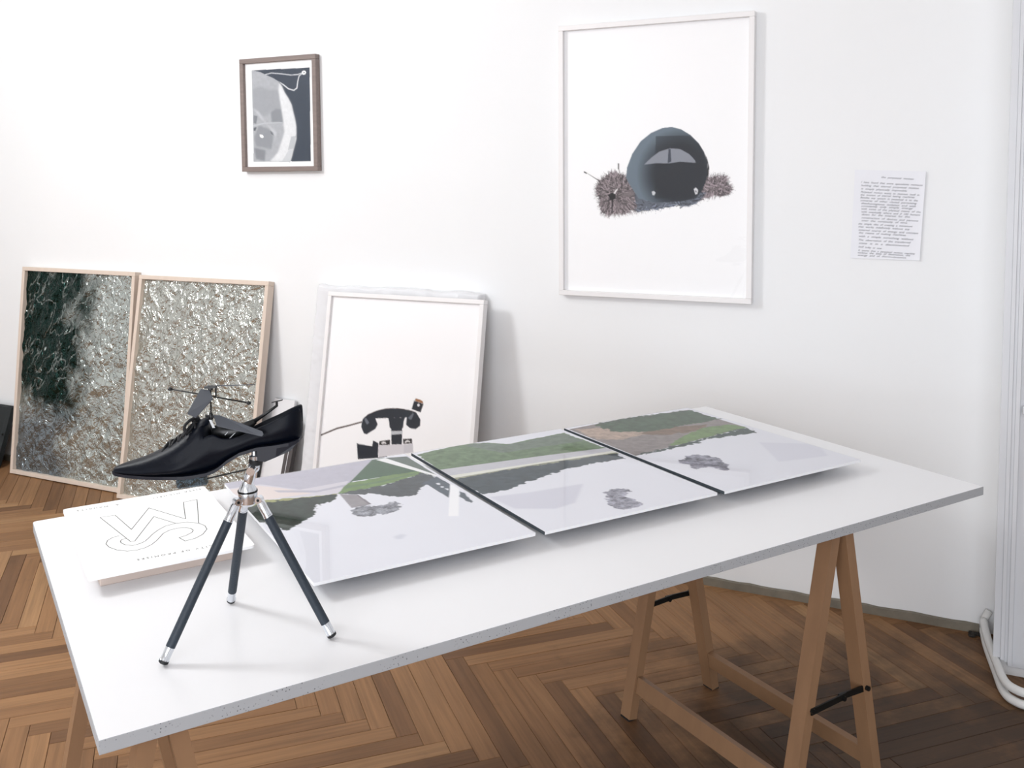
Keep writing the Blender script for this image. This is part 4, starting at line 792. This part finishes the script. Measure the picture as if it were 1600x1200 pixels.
# ---- toy helicopter nested in the shoe
th_ = empty('toy_helicopter', T(HX, HY, 1.052) @ RZ(SA), 'small black toy helicopter with grey rotor blades tucked inside the shoe', 'toy')
h3 = lambda s, w_, z: Vector((s, -w_, z-Z0))
bd = MB()
bp = [(-0.056, 1.088, 0.007), (-0.050, 1.096, 0.013), (-0.036, 1.097, 0.015), (-0.018, 1.098, 0.013), (0.000, 1.105, 0.009), (0.016, 1.115, 0.005)]
bd.tube([h3(a, 0, b_) for a, b_, c_ in bp], [c_ for a, b_, c_ in bp], 12); bd.build('fuselage', 'plastic', th_, True)
MB().tube([h3(0.014, 0, 1.1145), h3(0.036, 0, 1.1290), h3(0.0545, 0, 1.1420)], [0.004, 0.0026, 0.0022], 8).build('tail_boom', 'plastic', th_, True)
tr_ = MB(); tr_.tube([h3(0.0545, 0, 1.141), h3(0.0545, 0, 1.149)], 0.0022, 8); oriented_box(tr_, h3(0.0470, 0.004, 1.1490), h3(0.0640, -0.003, 1.1515), 0.0055, 0.0014, (0, 1, 0)); tr_.build('tail_rotor', 'plastic', th_)
MB().tube([h3(-0.0600, 0, 1.095), h3(-0.0595, 0, 1.177)], 0.0014, 8).build('mast', 'plastic', th_)
rh = MB(); rh.tube([h3(-0.0597, 0, 1.119), h3(-0.0597, 0, 1.129)], 0.0035, 10); oriented_box(rh, h3(-0.0700, -0.002, 1.1250), h3(-0.0460, 0.004, 1.1240), 0.005, 0.0035, (0, 1, 0)); rh.ball(h3(-0.0600, 0, 1.130), 0.0026, 8, 6); rh.build('lower_rotor_head', 'plastic', th_)
ru = MB(); ru.tube([h3(-0.0595, 0, 1.170), h3(-0.0595, 0, 1.1785)], 0.0045, 10); oriented_box(ru, h3(-0.0690, 0.002, 1.1755), h3(-0.0490, 0, 1.1765), 0.007, 0.004, (0, 1, 0)); ru.tube([h3(-0.0500, 0, 1.176), h3(-0.0500, 0.002, 1.158)], 0.0016, 8); ru.build('upper_rotor_head', 'plastic', th_)
fb = MB(); fb.tube([h3(-0.127, 0.004, 1.1735), h3(0.0045, -0.004, 1.1465)], 0.0013, 8); fb.ball(h3(-0.1275, 0.004, 1.1736), 0.0044, 10, 6, (1.0, 1, 0.75)); fb.ball(h3(0.0050, -0.004, 1.1464), 0.0044, 10, 6, (1.0, 1, 0.75)); fb.build('stabiliser_bar', 'plastic', th_, True)
def blade(name, pts, n_off=(0, 0, 0.0014)):
    mb = MB(); q = [h3(*p) for p in pts]; n = len(q); o2 = Vector(n_off)
    mb.v = [tuple(p) for p in q]+[tuple(p+o2) for p in q]
    mb.f = [tuple(range(n)), tuple(range(2*n-1, n-1, -1))]+[(i, i+n, (i+1) % n+n, (i+1) % n) for i in range(n)]; mb.mi = [0]*len(mb.f)
    return mb.build(name, 'blade', th_)
def pj(sp, zp, w_): return (sp+0.27*w_, w_, zp+0.235*w_)
blade('rotor_blade', [pj(-0.0760, 1.1709, 0.006), pj(-0.0611, 1.1686, 0.006), pj(-0.0544, 1.1539, 0.026), pj(-0.0819, 1.1226, 0.070), pj(-0.0961, 1.1295, 0.066), pj(-0.0860, 1.1500, 0.034)])
blade('rotor_blade', [pj(-0.0500, 1.1772, -0.002), (-0.0300, 0.002, 1.1775), (0.0140, 0.004, 1.1797), (0.0140, -0.014, 1.1757), (-0.0300, -0.016, 1.1737), (-0.0500, -0.008, 1.1752)])
blade('rotor_blade', [pj(-0.0552, 1.1258, 0.012), pj(-0.0441, 1.1246, 0.012), pj(0.0280, 1.0972, 0.042), pj(0.0295, 1.0930, 0.046), pj(0.0270, 1.0898, 0.047), pj(0.0194, 1.0915, 0.046), pj(-0.0490, 1.1077, 0.034)])
for a, b_ in (((-0.0320, 0.016, 1.0950), (-0.0240, 0.010, 1.1040)), ((-0.0245, 0.018, 1.0890), (-0.0105, 0.008, 1.1030))):
    MB().tube([h3(*a), h3(*b_)], 0.0008, 6).build('strut', 'strut', th_)
oriented_box(MB(), h3(-0.0575, 0.012, 1.121), h3(-0.0505, 0.016, 1.108), 0.0045, 0.002, (1, 0, 0)).build('pitch_link', 'strut', th_)
